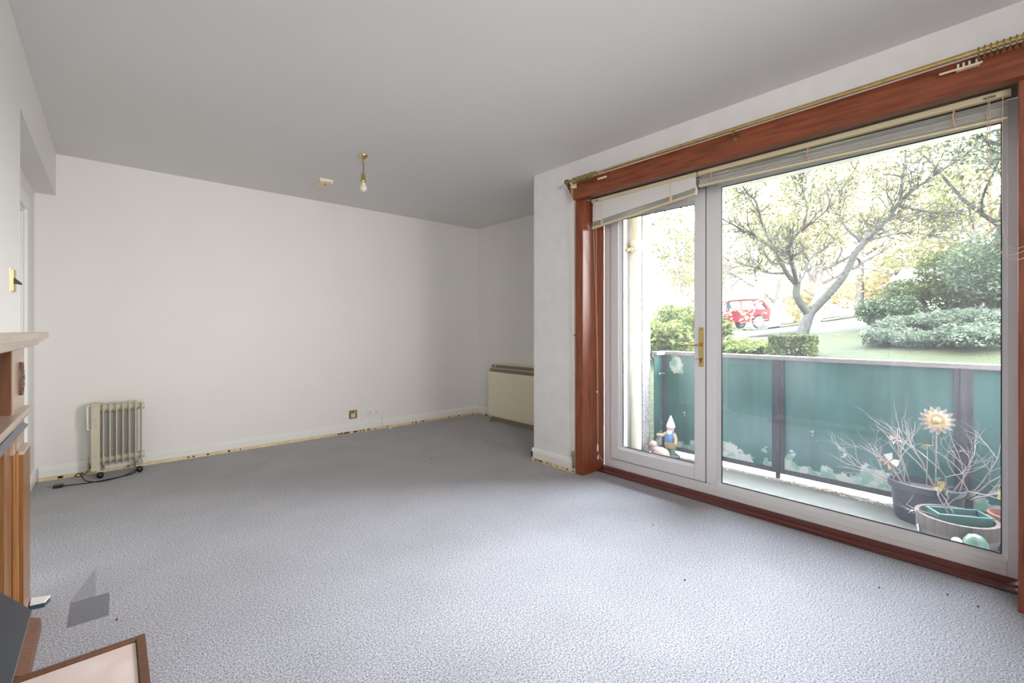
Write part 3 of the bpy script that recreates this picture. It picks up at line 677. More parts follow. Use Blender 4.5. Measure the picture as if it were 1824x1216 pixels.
# flower and butterfly ornaments on sticks
sf = Vector((3.64, 0.352, 0.572))
o = thing('sunflower_ornament', (3.66, 0.36, zs), 'peach sunflower ornament with yellow centre on a stick above the oval planter', 'ornament')
nn = TOC(sf)
part('petals', petals(MB(), sf, 13, 0.015, 0.064, 0.0125, nn, (0, 0, 1), 0.1, -0.004), M['peach'], o)
part('shadow_petals', petals(MB(), sf-nn*0.008, 15, 0.02, 0.084, 0.014, nn, (0, 0, 1), 0.3, 0.002), M['greyp'], o, label='grey outer petals standing in for shadow')  # grey shape put in for the shadow round the flower
part('centre', MB().ball(sf+nn*0.002, 0.021, 0.021, 0.021), M['yellow'], o, 'all')
part('stick', MB().tube([(3.66, 0.36, zs+0.005), sf-nn*0.012], 0.003, 6), M['twig'], o)
def butterfly(name, c, foot, mt, mt2, size, tilt, label, group=None):
    o = thing(name, foot, label, 'ornament', group); c = Vector(c); nn = TOC(c); u = Vector((0, 0, 1)); u = (u-nn*u.dot(nn)).normalized(); w = nn.cross(u)
    u, w = u*math.cos(tilt)+w*math.sin(tilt), w*math.cos(tilt)-u*math.sin(tilt)
    for s_ in (-1, 1):
        for (a, b, mm) in (((0.15, 0.9), (1.0, 0.75), mt), ((-0.8, 0.7), (-0.35, 0.95), mt2)):
            pts = [c, c+(u*a[0]*0.2+w*s_*0.15)*size, c+(u*a[0]*1.0+w*s_*a[1])*size+nn*0.25*size, c+(u*b[0]+w*s_*b[1]*0.75)*size+nn*0.2*size, c+(u*b[0]*0.6+w*s_*0.12)*size]
            m = MB(); v = [m.bm.verts.new(p) for p in pts]; bk = [m.bm.verts.new(p-nn*0.002) for p in pts]
            m.bm.faces.new(v); m.bm.faces.new(bk[::-1])
            for i in range(5): m.bm.faces.new((v[i], bk[i], bk[(i+1)%5], v[(i+1)%5]))
            part('wing', m, mm, o)
    part('body', MB().tube([c-u*size*0.7, c-u*size*0.1, c+u*size*0.6], [size*0.06, size*0.1, size*0.05], 8), M['brownp'], o)
    part('stick', MB().tube([Vector(foot)+Vector((0, 0, 0.004)), c-nn*0.004], 0.0025, 6), M['twig'], o)
    return o
butterfly('butterfly_ornament', (3.62, 0.535, 0.43), (3.66, 0.47, zs), M['pinkish'], M['offwhite'], 0.032, 0.4, 'pale pink butterfly ornament perched highest among the leftmost twigs')
butterfly('butterfly_ornament', (3.60, 0.565, 0.292), (3.65, 0.50, zs), M['offwhite'], M['orange'], 0.05, -0.8, 'white and orange butterfly ornament leaning over the rim of the oval planter')
butterfly('butterfly_ornament', (3.56, 0.315, 0.20), (3.62, 0.33, zs), M['yellow'], M['frog'], 0.042, 1.2, 'yellow and pale green butterfly ornament low above the half barrel')
butterfly('butterfly_ornament', (3.66, 0.395, 0.415), (3.67, 0.40, zs), M['greenp'], M['greenp'], 0.034, 1.5, 'dull green butterfly ornament just below the sunflower')
ff = Vector((3.52, 0.075, 0.235)); o = thing('fabric_flower', (3.57, 0.055, 0.102), 'yellow artificial flower standing in the terracotta pot', 'flower')
part('petals', petals(MB(), ff, 6, 0.006, 0.036, 0.013, TOC(ff), (0, 0, 1)), M['yellow'], o)
part('centre', MB().ball(ff+TOC(ff)*0.004, 0.009, 0.009, 0.009), M['orange'], o, 'all')
part('stem', MB().tube([(3.57, 0.055, 0.104), ff-TOC(ff)*0.006], 0.003, 6), M['greenp'], o)

# garden figures in the far corner
G = Vector((3.74, 2.10, ZB))
g = thing('garden_gnome', G, 'weathered garden gnome in blue tunic with pale pointed hat in the balcony corner', 'figurine')
part('base', MB().lathe([(0.075, 0), (0.078, 0.03), (0.06, 0.045)], G, 18), M['stonep'], g, True)
part('legs', MB().tube([G+Vector((-0.02, 0.022, 0.03)), G+Vector((-0.005, 0.022, 0.12))], [0.024, 0.028], 10).tube([G+Vector((-0.02, -0.022, 0.03)), G+Vector((-0.005, -0.022, 0.12))], [0.024, 0.028], 10), M['greenp'], g, True)
part('trousers', MB().lathe([(0.044, 0.10), (0.056, 0.13), (0.05, 0.165)], G, 16), M['brownp'], g, True)
part('tunic', MB().lathe([(0.052, 0.155), (0.054, 0.18), (0.042, 0.225), (0.024, 0.245)], G, 16), M['bluecloth'], g, True)
part('arm', MB().tube([G+Vector((-0.01, 0.035, 0.225)), G+Vector((-0.05, 0.06, 0.205)), G+Vector((-0.085, 0.07, 0.215))], [0.017, 0.015, 0.011], 8).ball(G+Vector((-0.092, 0.072, 0.217)), 0.013), M['brownp'], g, True)
part('arm', MB().tube([G+Vector((-0.005, -0.035, 0.225)), G+Vector((-0.03, -0.065, 0.19)), G+Vector((-0.05, -0.07, 0.15))], [0.017, 0.015, 0.011], 8), M['brownp'], g, True)
part('head', MB().ball(G+Vector((-0.004, 0, 0.268)), 0.033, 0.032, 0.034).ball(G+Vector((-0.038, 0, 0.265)), 0.008), M['pinkish'], g, 'all')
part('beard', MB().lathe([(0.004, 0.19), (0.02, 0.225), (0.026, 0.255)], G+Vector((-0.022, 0, 0)), 12), M['offwhite'], g, True)
part('hat', MB().lathe([(0.038, 0.285), (0.036, 0.30), (0.022, 0.34), (0.004, 0.385)], G, 16), M['offwhite'], g, True)
D_ = Vector((3.62, 2.14, ZB)); g = thing('duck_ornament', D_, 'pale pink duck ornament beside the gnome on the balcony floor', 'figurine')
part('body', MB().ball(D_+Vector((0.0, -0.01, 0.06)), 0.06, 0.085, 0.06), M['pinkish'], g, 'all')
part('head', MB().tube([D_+Vector((-0.01, 0.035, 0.08)), D_+Vector((-0.02, 0.05, 0.125))], [0.035, 0.03], 12).ball(D_+Vector((-0.02, 0.05, 0.135)), 0.036, 0.036, 0.032), M['pinkish'], g, 'all')
part('beak', MB().lathe([(0.014, 0.03), (0.012, 0.05), (0.004, 0.065)], D_+Vector((-0.02, 0.05, 0.128)), 10, 'y', 1.2, 0.6), M['peach'], g, True)
for (x, y, h, c1, c2, lab) in ((3.30, 2.16, 0.16, 'terra', 'brownp', 'small brown figure with a red cap at the foot of the drain pipe'), (3.50, 2.16, 0.10, 'offwhite', 'offwhite', 'small white figure between the drain pipe and the pink duck')):
    b0 = Vector((x, y, ZB)); g = thing('garden_figurine', b0, lab, 'figurine')
    part('body', MB().lathe([(h*0.25, 0), (h*0.27, h*0.1), (h*0.22, h*0.4), (h*0.12, h*0.6)], b0, 14), M[c2], g, True)
    part('head', MB().ball(b0+Vector((0, 0, h*0.7)), h*0.15), M['pinkish'], g, 'all')
    part('cap', MB().lathe([(h*0.16, h*0.75), (h*0.12, h*0.88), (h*0.02, h)], b0, 12), M[c1], g, True)

# litter blown into the channel at the foot of the balustrade
rg = random.Random(5); m = MB()
for i in range(900):
    y = rg.uniform(0.42, 1.22) if rg.random() < 0.75 else rg.uniform(-0.6, 2.2); x = rg.uniform(3.78, 3.885)
    if (Vector((x, y, 0))-Vector((3.74, 2.10, 0))).length < 0.1: continue
    s_ = rg.uniform(0.004, 0.013); a = rg.uniform(0, PI); z = ZB+0.002
    d = Vector((math.cos(a), math.sin(a), rg.uniform(-0.2, 0.4)))*s_; e = Vector((-math.sin(a), math.cos(a), rg.uniform(-0.2, 0.4)))*s_*0.6
    c = Vector((x, y, z+0.004)); m.poly([c-d, c-e, c+d, c+e])
o = part('leaf_litter', m, leafmat('litter', srgb(110, 94, 80), srgb(206, 198, 186), 0.1)); tag(o, 'dry leaf and paint flake litter along the foot of the green balustrade', 'litter', kind='stuff')

# ================================================================== CURTAIN POLE
XRD, ZRD = 2.585, 2.214
cp = thing('curtain_pole', (XRD, 1.1, ZRD), 'long brass telescopic curtain pole above the brown pelmet', 'curtain pole')
part('pole', MB().tube([(XRD, -0.5, ZRD), (XRD, 1.55, ZRD)], 0.0105, 16), M['brass'], cp, True)
part('pole', MB().tube([(XRD, 1.55, ZRD), (XRD, 2.27, ZRD)], 0.0085, 16), M['brass'], cp, True)
part('finial', MB().lathe([(0.0085, -0.055), (0.012, -0.05), (0.009, -0.044), (0.010, -0.036), (0.019, -0.025), (0.021, -0.012), (0.018, 0.0), (0.008, 0.006)], (XRD, 2.315, ZRD), 18, 'y'), M['brass_dull'], cp, True)
part('bracket', MB().box(XRD-0.004, 2.625, 1.07, 1.084, 2.182, 2.19).box(2.619, 2.6255, 1.066, 1.088, 2.16, 2.192).box(XRD-0.004, XRD+0.004, 1.07, 1.084, 2.19, 2.204), M['brass_dull'], cp)
part('bracket', MB().box(XRD-0.01, 2.625, 2.245, 2.258, 2.182, 2.20).box(2.619, 2.6255, 2.24, 2.262, 2.165, 2.20), M['cream_pl'], cp)
ORD = 'first second third fourth fifth sixth seventh eighth ninth tenth eleventh twelfth'.split()
r0 = None; ring_spots = [2.235-0.0165*i for i in range(12)] + [2.030] + [0.128-0.017*i for i in range(12)]
for i, y in enumerate(ring_spots):
    if r0 is None:
        r0 = thing('curtain_ring', (XRD, y, ZRD-0.006), 'brass curtain ring, first from the finial in the left bunch', 'curtain ring', 'curtain rings bunched at the finial')
        part('ring', MB().torus((XRD, y, ZRD-0.006), 0.0185, 0.0028, 'y', 20, 8), M['brass_dull'], r0, 'all')
        part('eyelet', MB().torus((XRD, y, ZRD-0.032), 0.004, 0.0012, 'x', 10, 5), M['brass_dull'], r0, 'all')
        r = r0
    else:
        r = copy_tree(r0); r.location = (XRD, y, ZRD-0.006)
        r['label'] = 'brass curtain ring, %s from the finial in the left bunch' % ORD[min(i, 11)]
        if i == 12: r['label'] = 'brass curtain ring standing slightly apart from the bunch by the finial'; del r['group']
        if i > 12: r['label'] = 'brass curtain ring, %s from the left of the bunch above the track arm' % ORD[i-13]; r['group'] = 'curtain rings bunched over the right pelmet end'
cr = thing('curtain_track_arm', (2.61, 0.17, 2.18), 'cream plastic curtain track overlap arm with gliders on the pelmet', 'curtain fitting')
part('arm', MB().box(2.606, 2.612, 0.118, 0.245, 2.172, 2.180, 0.001), M['cream_pl'], cr)
part('carrier', MB().box(2.600, 2.622, 0.125, 0.195, 2.168, 2.175, 0.001), M['cream_pl'], cr)
for y in (0.135, 0.155, 0.172, 0.188): part('glider', MB().box(2.608, 2.614, y-0.003, y+0.003, 2.180, 2.196), M['white_pl'], cr)
cr2 = thing('curtain_track_arm', (2.61, 1.98, 2.18), 'cream plastic track arm hanging under the curtain rings by the finial', 'curtain fitting')
part('arm', MB().box(2.606, 2.614, 1.955, 2.03, 2.170, 2.182, 0.001), M['cream_pl'], cr2)
# curtain draw cord beside the left post
cc = thing('curtain_pull', (2.64, 2.30, 0.09), 'pale curtain draw cord with brass weight beside the left window post', 'cord')
for dy in (0.0, 0.012): part('cord', MB().tube([(2.612, 2.268+dy, 2.18), (2.64, 2.282+dy, 1.6), (2.655, 2.296+dy*0.8, 0.9), (2.66, 2.302+dy*0.5, 0.17)], 0.0017, 6), M['cordcol'], cc)
part('pulley', MB().lathe([(0.011, -0.012), (0.012, -0.004), (0.012, 0.004), (0.011, 0.012)], (2.612, 2.27, 2.178), 12, 'y'), M['cream_pl'], cc)
part('weight', MB().tube([(2.66, 2.305, 0.17), (2.66, 2.305, 0.155), (2.66, 2.305, 0.13), (2.66, 2.303, 0.115), (2.66, 2.30, 0.04)], [0.009, 0.012, 0.010, 0.008, 0.009], 10), M['brass_dull'], cc, True)
part('hook', MB().tube([(2.668, 2.283, 1.06), (2.652, 2.283, 1.06), (2.646, 2.283, 1.067), (2.648, 2.283, 1.076)], 0.0035, 8).ball((2.66, 2.296, 1.062), 0.007), M['brass'], cc)

# ================================================================== VENETIAN BLINDS
XB = 2.752
def slat_obj(root, yl, yr, zl, zr, tilt, mt=None, w=0.0125, name='slat'):
    """one slat from the left end (yl, zl) to the right end (yr, zr), slightly arched"""
    m = MB(); n = 7; rows = []
    for i, (y, z) in enumerate(((yl, zl), (yl*0.66+yr*0.34, zl*0.66+zr*0.34), (yl*0.33+yr*0.67, zl*0.33+zr*0.67), (yr, zr))):
        top = []
        for k in range(n):
            s_ = -1+2*k/(n-1); a = s_*w; arch = 0.0018*(1-s_*s_)
            top.append((XB+a*math.cos(tilt)-arch*math.sin(tilt), y, z+a*math.sin(tilt)+arch*math.cos(tilt)))
        rows.append(top)
    A = [[m.bm.verts.new(p) for p in row] for row in rows]; Bv = [[m.bm.verts.new((p[0], p[1], p[2]-0.0006)) for p in row] for row in rows]
    for i in range(3):
        for k in range(n-1):
            m.bm.faces.new((A[i][k], A[i][k+1], A[i+1][k+1], A[i+1][k])); m.bm.faces.new((Bv[i][k], Bv[i+1][k], Bv[i+1][k+1], Bv[i][k+1]))
        m.bm.faces.new((A[i][0], A[i+1][0], Bv[i+1][0], Bv[i][0])); m.bm.faces.new((A[i][-1], Bv[i][-1], Bv[i+1][-1], A[i+1][-1]))
    for i in (0, 3):
        for k in range(n-1): m.bm.faces.new((A[i][k], A[i][k+1], Bv[i][k+1], Bv[i][k]) if i == 0 else (A[i][k], Bv[i][k], Bv[i][k+1], A[i][k+1]))
    return part(name, m, mt or M['slat'], root, True)
# large raised blind over the fixed pane
YL, YRr = 1.352, 0.043
b2 = thing('venetian_blind', (XB, 0.7, 2.062), 'wide white venetian blind drawn up tight over the large fixed pane', 'blind')
part('headrail', MB().box(XB-0.0135, XB+0.0135, YRr, YL+0.006, 2.062, 2.087, 0.0015), M['cream_pl'], b2)
for i in range(15):
    t = (i/14)**0.8; slat_obj(b2, YL-0.004*rnd.random(), YRr+0.012, 2.056-0.054*t+0.0016*rnd.uniform(-1, 1), 2.046-0.068*t+0.0016*rnd.uniform(-1, 1), 0.30*rnd.uniform(-0.6, 1.2))
part('bottom_rail', MB().prism([(YL, 1.991), (YRr+0.01, 1.966), (YRr+0.01, 1.976), (YL, 2.001)], 'x', XB-0.013, XB+0.013), M['cream_pl'], b2)
for y in (1.27, 0.76, 0.21):
    t = (YL-y)/(YL-YRr); zb = 2.001-0.025*t
    part('ladder_tape', MB().tube([(XB-0.0135, y, 2.061), (XB-0.0185, y+0.004, 2.03), (XB-0.0175, y-0.003, zb)], 0.0022, 6).tube([(XB-0.0155, y+0.014, 2.02), (XB-0.0200, y-0.012, 2.008), (XB-0.0155, y+0.012, 1.998)], 0.0022, 6).tube([(XB+0.0145, y, 2.06), (XB+0.0145, y, zb)], 0.0015, 6), M['tape'], b2)
part('cord_lock', MB().box(XB-0.016, XB-0.0134, 0.086, 0.122, 2.066, 2.075), M['grille'], b2)
for (y0, pts) in ((0.10, [(2.732, 0.103, 2.066), (2.728, 0.102, 1.75), (2.725, 0.1, 1.5), (2.715, 0.092, 1.455), (2.68, 0.06, 1.405), (2.648, 0.03, 1.40), (2.63, 0.0, 1.415), (2.62, -0.06, 1.46), (2.66, -0.085, 1.49)]),
                  (0.106, [(2.731, 0.108, 2.066), (2.727, 0.11, 1.75), (2.722, 0.104, 1.52), (2.70, 0.08, 1.43), (2.66, 0.04, 1.375), (2.635, 0.0, 1.385), (2.62, -0.05, 1.43), (2.66, -0.085, 1.49)]),
                  (0.06, [(2.732, 0.066, 2.066), (2.728, 0.069, 1.8), (2.724, 0.068, 1.55), (2.70, 0.058, 1.45), (2.665, 0.03, 1.422), (2.635, 0.0, 1.432), (2.62, -0.05, 1.475), (2.66, -0.085, 1.49)])):
    c_ = bez(pts[0], pts[1], pts[2], 4); q = [Vector(p) for p in pts]
    sm = [q[0]]
    for i in range(1, len(q)-1): sm += bez((q[i-1]+q[i])/2 if i > 1 else (q[0]+q[1])/2, q[i], (q[i]+q[i+1])/2, 5)
    sm.append(q[-1]); part('pull_cord', MB().tube(sm, 0.0011, 5), M['cordcol'], b2)
part('cord_cleat', MB().box(2.655, 2.668, -0.095, -0.075, 1.46, 1.52, 0.002), M['white_pl'], b2)
# small blind over the door, fallen at its hinge end
YL1, YR1 = 2.19, 1.366
b1 = thing('venetian_blind', (XB, 1.78, 2.062), 'narrow white venetian blind hanging crookedly lower at its left end over the door', 'blind')
part('headrail', MB().box(XB-0.0135, XB+0.0135, YR1, YL1, 2.062, 2.087, 0.0015), M['cream_pl'], b1)
ZLb, ZRb = 1.872, 1.955          # bottom rail ends
for i in range(11):
    t = (i+0.6)/11; slat_obj(b1, YL1-0.004*rnd.random(), YR1+0.01, 2.056-(2.056-ZLb-0.045)*t, 2.056-(2.056-ZRb-0.036)*t, -1.15+0.06*rnd.random())
for i in range(10):
    t = i/9; slat_obj(b1, YL1-0.006*rnd.random(), YR1+0.012, ZLb+0.045-0.038*t, ZRb+0.036-0.030*t, 0.25*rnd.uniform(-0.6, 1))
part('bottom_rail', MB().prism([(YL1, ZLb-0.006), (YR1+0.008, ZRb-0.006), (YR1+0.008, ZRb+0.004), (YL1, ZLb+0.004)], 'x', XB-0.013, XB+0.013), M['cream_pl'], b1)
for y in (2.09, 1.535):
    t = (YL1-y)/(YL1-YR1); zb = ZLb+(ZRb-ZLb)*t
    part('ladder_tape', MB().tube([(XB-0.015, y, 2.061), (XB-0.018, y+0.003, (2.061+zb)/2), (XB-0.0175, y, zb+0.03)], 0.0016, 6).box(XB-0.019, XB-0.0165, y-0.011, y+0.011, zb-0.004, zb+0.036), M['tape'], b1)
part('cord_lock', MB().box(XB-0.016, XB-0.0134, 2.13, 2.15, 2.066, 2.075).box(XB-0.016, XB-0.0134, 2.165, 2.172, 2.068, 2.075), M['grille'], b1)
part('end_cap', MB().tube([(XB-0.014, YR1+0.004, 2.0), (XB-0.016, YR1-0.004, 1.97), (XB-0.014, YR1, 1.945)], 0.006, 8), M['white_pl'], b1)
for (y, k) in ((2.17, 0.0), (2.145, 0.01)):
    part('pull_cord', MB().tube([(XB-0.018, y, 2.066), (XB-0.018, y-0.004, 1.85), (2.80+k, 2.199, 1.45), (2.822+k, 2.203, 0.9), (2.826+k, 2.203, 0.55), (2.83+k*0.5, 2.203, 0.2)], 0.0012, 5), M['cordcol'], b1)
part('cord_tassel', MB().tube([(2.83, 2.203, 0.215), (2.83, 2.203, 0.205), (2.83, 2.203, 0.165), (2.83, 2.203, 0.16)], [0.003, 0.007, 0.0085, 0.004], 10).tube([(2.836, 2.204, 0.13), (2.836, 2.204, 0.1)], [0.003, 0.009], 10).ball((2.825, 2.205, 0.62), 0.007), M['white_pl'], b1, True)
part('loose_cord', MB().tube(bez((2.83, 2.203, 0.16), (2.86, 2.19, 0.06), (2.915, 2.13, 0.05), 8)+bez((2.915, 2.13, 0.05), (2.917, 2.05, 0.045), (2.916, 1.98, 0.032), 6)[1:], 0.0013, 5), M['cordcol'], b1)

# ================================================================== FIREPLACE
fs = thing('fireplace_surround', (-0.27, 2.1, 0), 'oak fireplace surround with moulded mantel shelf, niche and carved oval on the left wall', 'fireplace')
YE, YN, Y0 = 2.65, 2.384, 0.95
part('back_panel', MB().box(-0.2995, -0.292, Y0+0.02, YN, 0.78, 1.03), M['oakdark'], fs)
part('pilaster', MB().box(-0.2995, -0.257, YN, YE, 0.66, 1.035, 0.002).box(-0.2995, -0.257, YN+0.06, YE, 0, 0.66), M['oakfront'], fs)
part('niche_trim', MB().box(-0.2915, -0.262, YN-0.012, YN-0.0005, 0.80, 1.035), M['oakdark'], fs)
part('mantel_shelf', MB().box(-0.2995, -0.195, Y0-0.12, 2.752, 1.073, 1.097, 0.003), M['oaklight'], fs)
part('cornice', MB().prism([(-0.2995, 1.072), (-0.207, 1.072), (-0.209, 1.060), (-0.222, 1.058), (-0.223, 1.046), (-0.237, 1.040), (-0.2995, 1.034)], 'y', Y0-0.08, 2.735), M['oaklight'], fs)
# carved oval: a domed plaque with leaf and bead relief
md = MB(); mc = Vector((-0.257, 2.527, 0.922))
md.lathe([(0.064, 0.0), (0.062, 0.006), (0.050, 0.0075), (0.02, 0.009), (0.004, 0.009)], mc, 28, 'x', 0.55, 1.0)
part('carved_oval', md, M['carved'], fs, True); ov = [o for o in fs.children if o.name.startswith('carved_oval')][0]
mr_ = MB()
for k in range(22):
    a = 2*PI*k/22; mr_.ball(mc+Vector((0.007, math.cos(a)*0.0305, math.sin(a)*0.0575)), 0.004, 0.0045, 0.0055, 8, 5)
for k in range(6):
    a = 2*PI*k/6+0.3; mr_.ball(mc+Vector((0.009, math.cos(a)*0.014, math.sin(a)*0.03)), 0.004, 0.007, 0.012, 8, 5)
mr_.ball(mc+Vector((0.010, 0, 0)), 0.005, 0.006, 0.008, 8, 5)
part('relief', mr_, M['carved'], ov, 'all')
part('ledge', MB().prism([(-0.2915, 0.806), (-0.2375, 0.806), (-0.228, 0.800), (-0.240, 0.776), (-0.256, 0.770), (-0.2915, 0.770)], 'y', Y0, 2.655), M['oaklight'], fs)
part('slate_ledge', MB().prism([(-0.2915, 0.748), (-0.256, 0.748), (-0.240, 0.735), (-0.256, 0.722), (-0.2915, 0.722)], 'y', Y0, 2.60), M['slate'], fs, label='slate grey ledge under the wooden ledge')
part('plinth', MB().box(-0.2595, -0.2405, 2.464, YE, 0, 0.645, 0.001), M['oak'], fs)
part('plinth_cap', MB().box(-0.2600, -0.2395, 2.461, YE+0.001, 0.645, 0.657, 0.001), M['oaklight'], fs)
part('lower_panel', MB().box(-0.2995, -0.266, 2.27, 2.445, 0, 0.721), M['oak'], fs)
part('moulding', MB().tube([(-0.2635, 2.436, 0.0), (-0.2635, 2.436, 0.715)], 0.008, 8).tube([(-0.259, 2.455, 0.0), (-0.259, 2.455, 0.66)], 0.008, 8), M['oak'], fs, True)
part('slip', MB().box(-0.2995, -0.285, Y0+0.1, 2.27, 0.0, 0.721), M['slate'], fs)
part('lower_panel', MB().box(-0.2995, -0.262, Y0+0.02, Y0+0.3, 0, 0.721), M['oak'], fs)
# hearth
hr = thing('hearth', (-0.1, 1.5, 0), 'pink marble hearth slab with wooden edging on the carpet before the fireplace', 'hearth')
part('slab', MB().box(-0.2840, 0.066, 0.96, 2.015, 0.0, 0.044, 0.003), M['marble'], hr)
part('edging', MB().box(0.067, 0.092, 0.94, 2.04, 0, 0.05, 0.002), M['oakdark'], hr)
part('edging', MB().box(-0.2840, 0.0665, 2.016, 2.04, 0, 0.05, 0.002), M['oakdark'], hr)
tag(part('timber_kerb', MB().prism([(-0.262, 0.0), (-0.19, 0.0), (-0.192, 0.04), (-0.222, 0.055), (-0.262, 0.055)], 'y', 2.045, 2.42), M['oakdark']), 'dark oak timber kerb between hearth and fireplace foot', 'timber block')
# grey hood of the electric fire
hd = thing('fire_hood', (-0.22, 1.6, 0.25), 'dark grey metal fire hood with chamfered corner projecting from the fireplace', 'fire hood')
part('top_plate', MB().prism([(-0.2840, 1.1), (-0.215, 1.1), (-0.17, 1.2), (-0.17, 1.905), (-0.262, 2.115), (-0.2840, 2.115)], 'z', 0.29, 0.30), M['hood'], hd)
part('body', MB().prism([(-0.2840, 1.14), (-0.262, 1.14), (-0.262, 2.0), (-0.2840, 2.0)], 'z', 0.051, 0.2899), M['hood'], hd)
w_ = thing('plastic_block', (-0.2, 2.62, 0), 'small white block with dark front lying on carpet beside fireplace foot', 'block')
part('block_top', MB().prism([(-0.237, 2.605), (-0.196, 2.597), (-0.182, 2.64), (-0.237, 2.662)], 'z', 0.018, 0.024), M['white_pl'], w_)
part('block_body', MB().prism([(-0.237, 2.607), (-0.197, 2.599), (-0.183, 2.639), (-0.237, 2.66)], 'z', 0.0, 0.0178), M['teal'], w_)

# ================================================================== SMALL FITTINGS
sw_ = thing('light_switch', (XL, 2.72, 1.3), 'brass light switch with dark toggle on the left wall above the mantel', 'switch')
part('plate', MB().box(XL, XL+0.010, 2.683, 2.763, 1.262, 1.35, 0.002), M['brass'], sw_)
part('back_box', MB().box(XL, XL+0.004, 2.678, 2.768, 1.257, 1.355), M['cream_pl'], sw_)
part('toggle', MB().prism([(XL+0.010, 1.318), (XL+0.010, 1.294), (XL+0.03, 1.29), (XL+0.03, 1.297)], 'y', 2.715, 2.731), M['blackrub'], sw_)
s1 = thing('single_socket', (1.936, YB, 0.194), 'single brass wall socket on the back wall', 'socket')
part('plate', MB().box(1.894, 1.978, YB-0.009, YB, 0.152, 0.238, 0.002), M['brass_dull'], s1)
part('rocker', MB().box(1.950, 1.960, YB-0.013, YB-0.009, 0.212, 0.230, 0.001), M['cream_pl'], s1)
part('insert', MB().box(1.915, 1.957, YB-0.0105, YB-0.009, 0.165, 0.207), M['cream_pl'], s1)
part('pin_holes', MB().box(1.933, 1.939, YB-0.0112, YB-0.0104, 0.19, 0.2).box(1.921, 1.929, YB-0.0112, YB-0.0104, 0.173, 0.178).box(1.943, 1.951, YB-0.0112, YB-0.0104, 0.173, 0.178), M['blackrub'], s1)
s2 = thing('double_socket', (2.163, YB, 0.196), 'white double wall socket right of the brass one on the back wall', 'socket')
part('plate', MB().box(2.090, 2.236, YB-0.010, YB, 0.153, 0.239, 0.002), M['white_pl'], s2)
for dx in (0, 0.072):
    part('rocker', MB().box(2.140+dx*0.6-0.005, 2.140+dx*0.6+0.006, YB-0.014, YB-0.010, 0.208, 0.228, 0.001), M['white_pl'], s2)
    part('pin_holes', MB().box(2.120+dx, 2.126+dx, YB-0.0112, YB-0.0099, 0.192, 0.202).box(2.108+dx, 2.116+dx, YB-0.0112, YB-0.0099, 0.175, 0.18).box(2.130+dx, 2.138+dx, YB-0.0112, YB-0.0099, 0.175, 0.18), M['blackrub'], s2)
wc = tag(part('aerial_cable', MB().tube([(2.255, YB-0.02, 0.125), (2.257, YB-0.022, 0.06), (2.262, YB-0.03, 0.012), (2.30, YB-0.05, 0.005), (2.33, YB-0.07, 0.005)], 0.0035, 6).box(2.31, 2.345, YB-0.085, YB-0.06, 0, 0.012), M['cream_pl']), 'short pale cable end coming out of the skirting onto the carpet', 'cable')

# bare pendant lamp
PX, PYy = 1.416, 3.28
p = thing('pendant_lamp', (PX, PYy, 2.13), 'bare pearl bulb hanging from a brass ceiling rose on a twisted cord', 'lamp')
part('ceiling_rose', MB().lathe([(0.033, 0.0), (0.032, -0.006), (0.018, -0.02), (0.008, -0.03), (0.007, -0.042)], (PX, PYy, ZC), 20), M['brass'], p, True)
part('hook', MB().tube([(PX, PYy, 2.358), (PX+0.012, PYy, 2.348), (PX+0.012, PYy, 2.336), (PX, PYy, 2.330), (PX-0.012, PYy, 2.336), (PX-0.014, PYy, 2.347)], 0.0028, 8), M['brass_dull'], p, True)
part('cord', MB().tube([(PX, PYy, 2.355), (PX+0.004, PYy, 2.32), (PX, PYy, 2.262)], 0.003, 8), mat('grey_flex', srgb(86, 84, 78), 0.6), p, True)
part('lamp_holder', MB().lathe([(0.004, 2.272), (0.012, 2.264), (0.0165, 2.25), (0.0165, 2.222), (0.0185, 2.218), (0.0185, 2.206), (0.015, 2.2)], (PX, PYy, 0), 18), M['brass'], p, True)
part('bulb', MB().lathe([(0.0125, 2.205), (0.0135, 2.192), (0.0165, 2.182), (0.024, 2.168), (0.0275, 2.155), (0.025, 2.142), (0.016, 2.132), (0.003, 2.128)], (PX, PYy, 0), 22), M['bulb'], p, 'all')
# smoke alarm
AX, AY = 1.402, 4.06
p = thing('smoke_alarm', (AX, AY, 2.365), 'square cream smoke alarm on the ceiling near the back wall', 'smoke alarm')
part('base', MB().box(AX-0.058, AX+0.058, AY-0.058, AY+0.058, 2.388, 2.4, 0.002), M['white_pl'], p)
part('housing', MB().prism([(AX-0.054, 2.388), (AX-0.054, 2.374), (AX-0.040, 2.362), (AX+0.040, 2.362), (AX+0.054, 2.374), (AX+0.054, 2.388)], 'y', AY-0.054, AY+0.054), M['cream_pl'], p)
part('test_button', MB().lathe([(0.008, -0.003), (0.008, 0)], (AX+0.0, AY-0.02, 2.362), 12), M['brownp'], p)
part('vent', MB().box(AX-0.036, AX+0.036, AY-0.055, AY-0.0535, 2.366, 2.372), M['grille'], p)

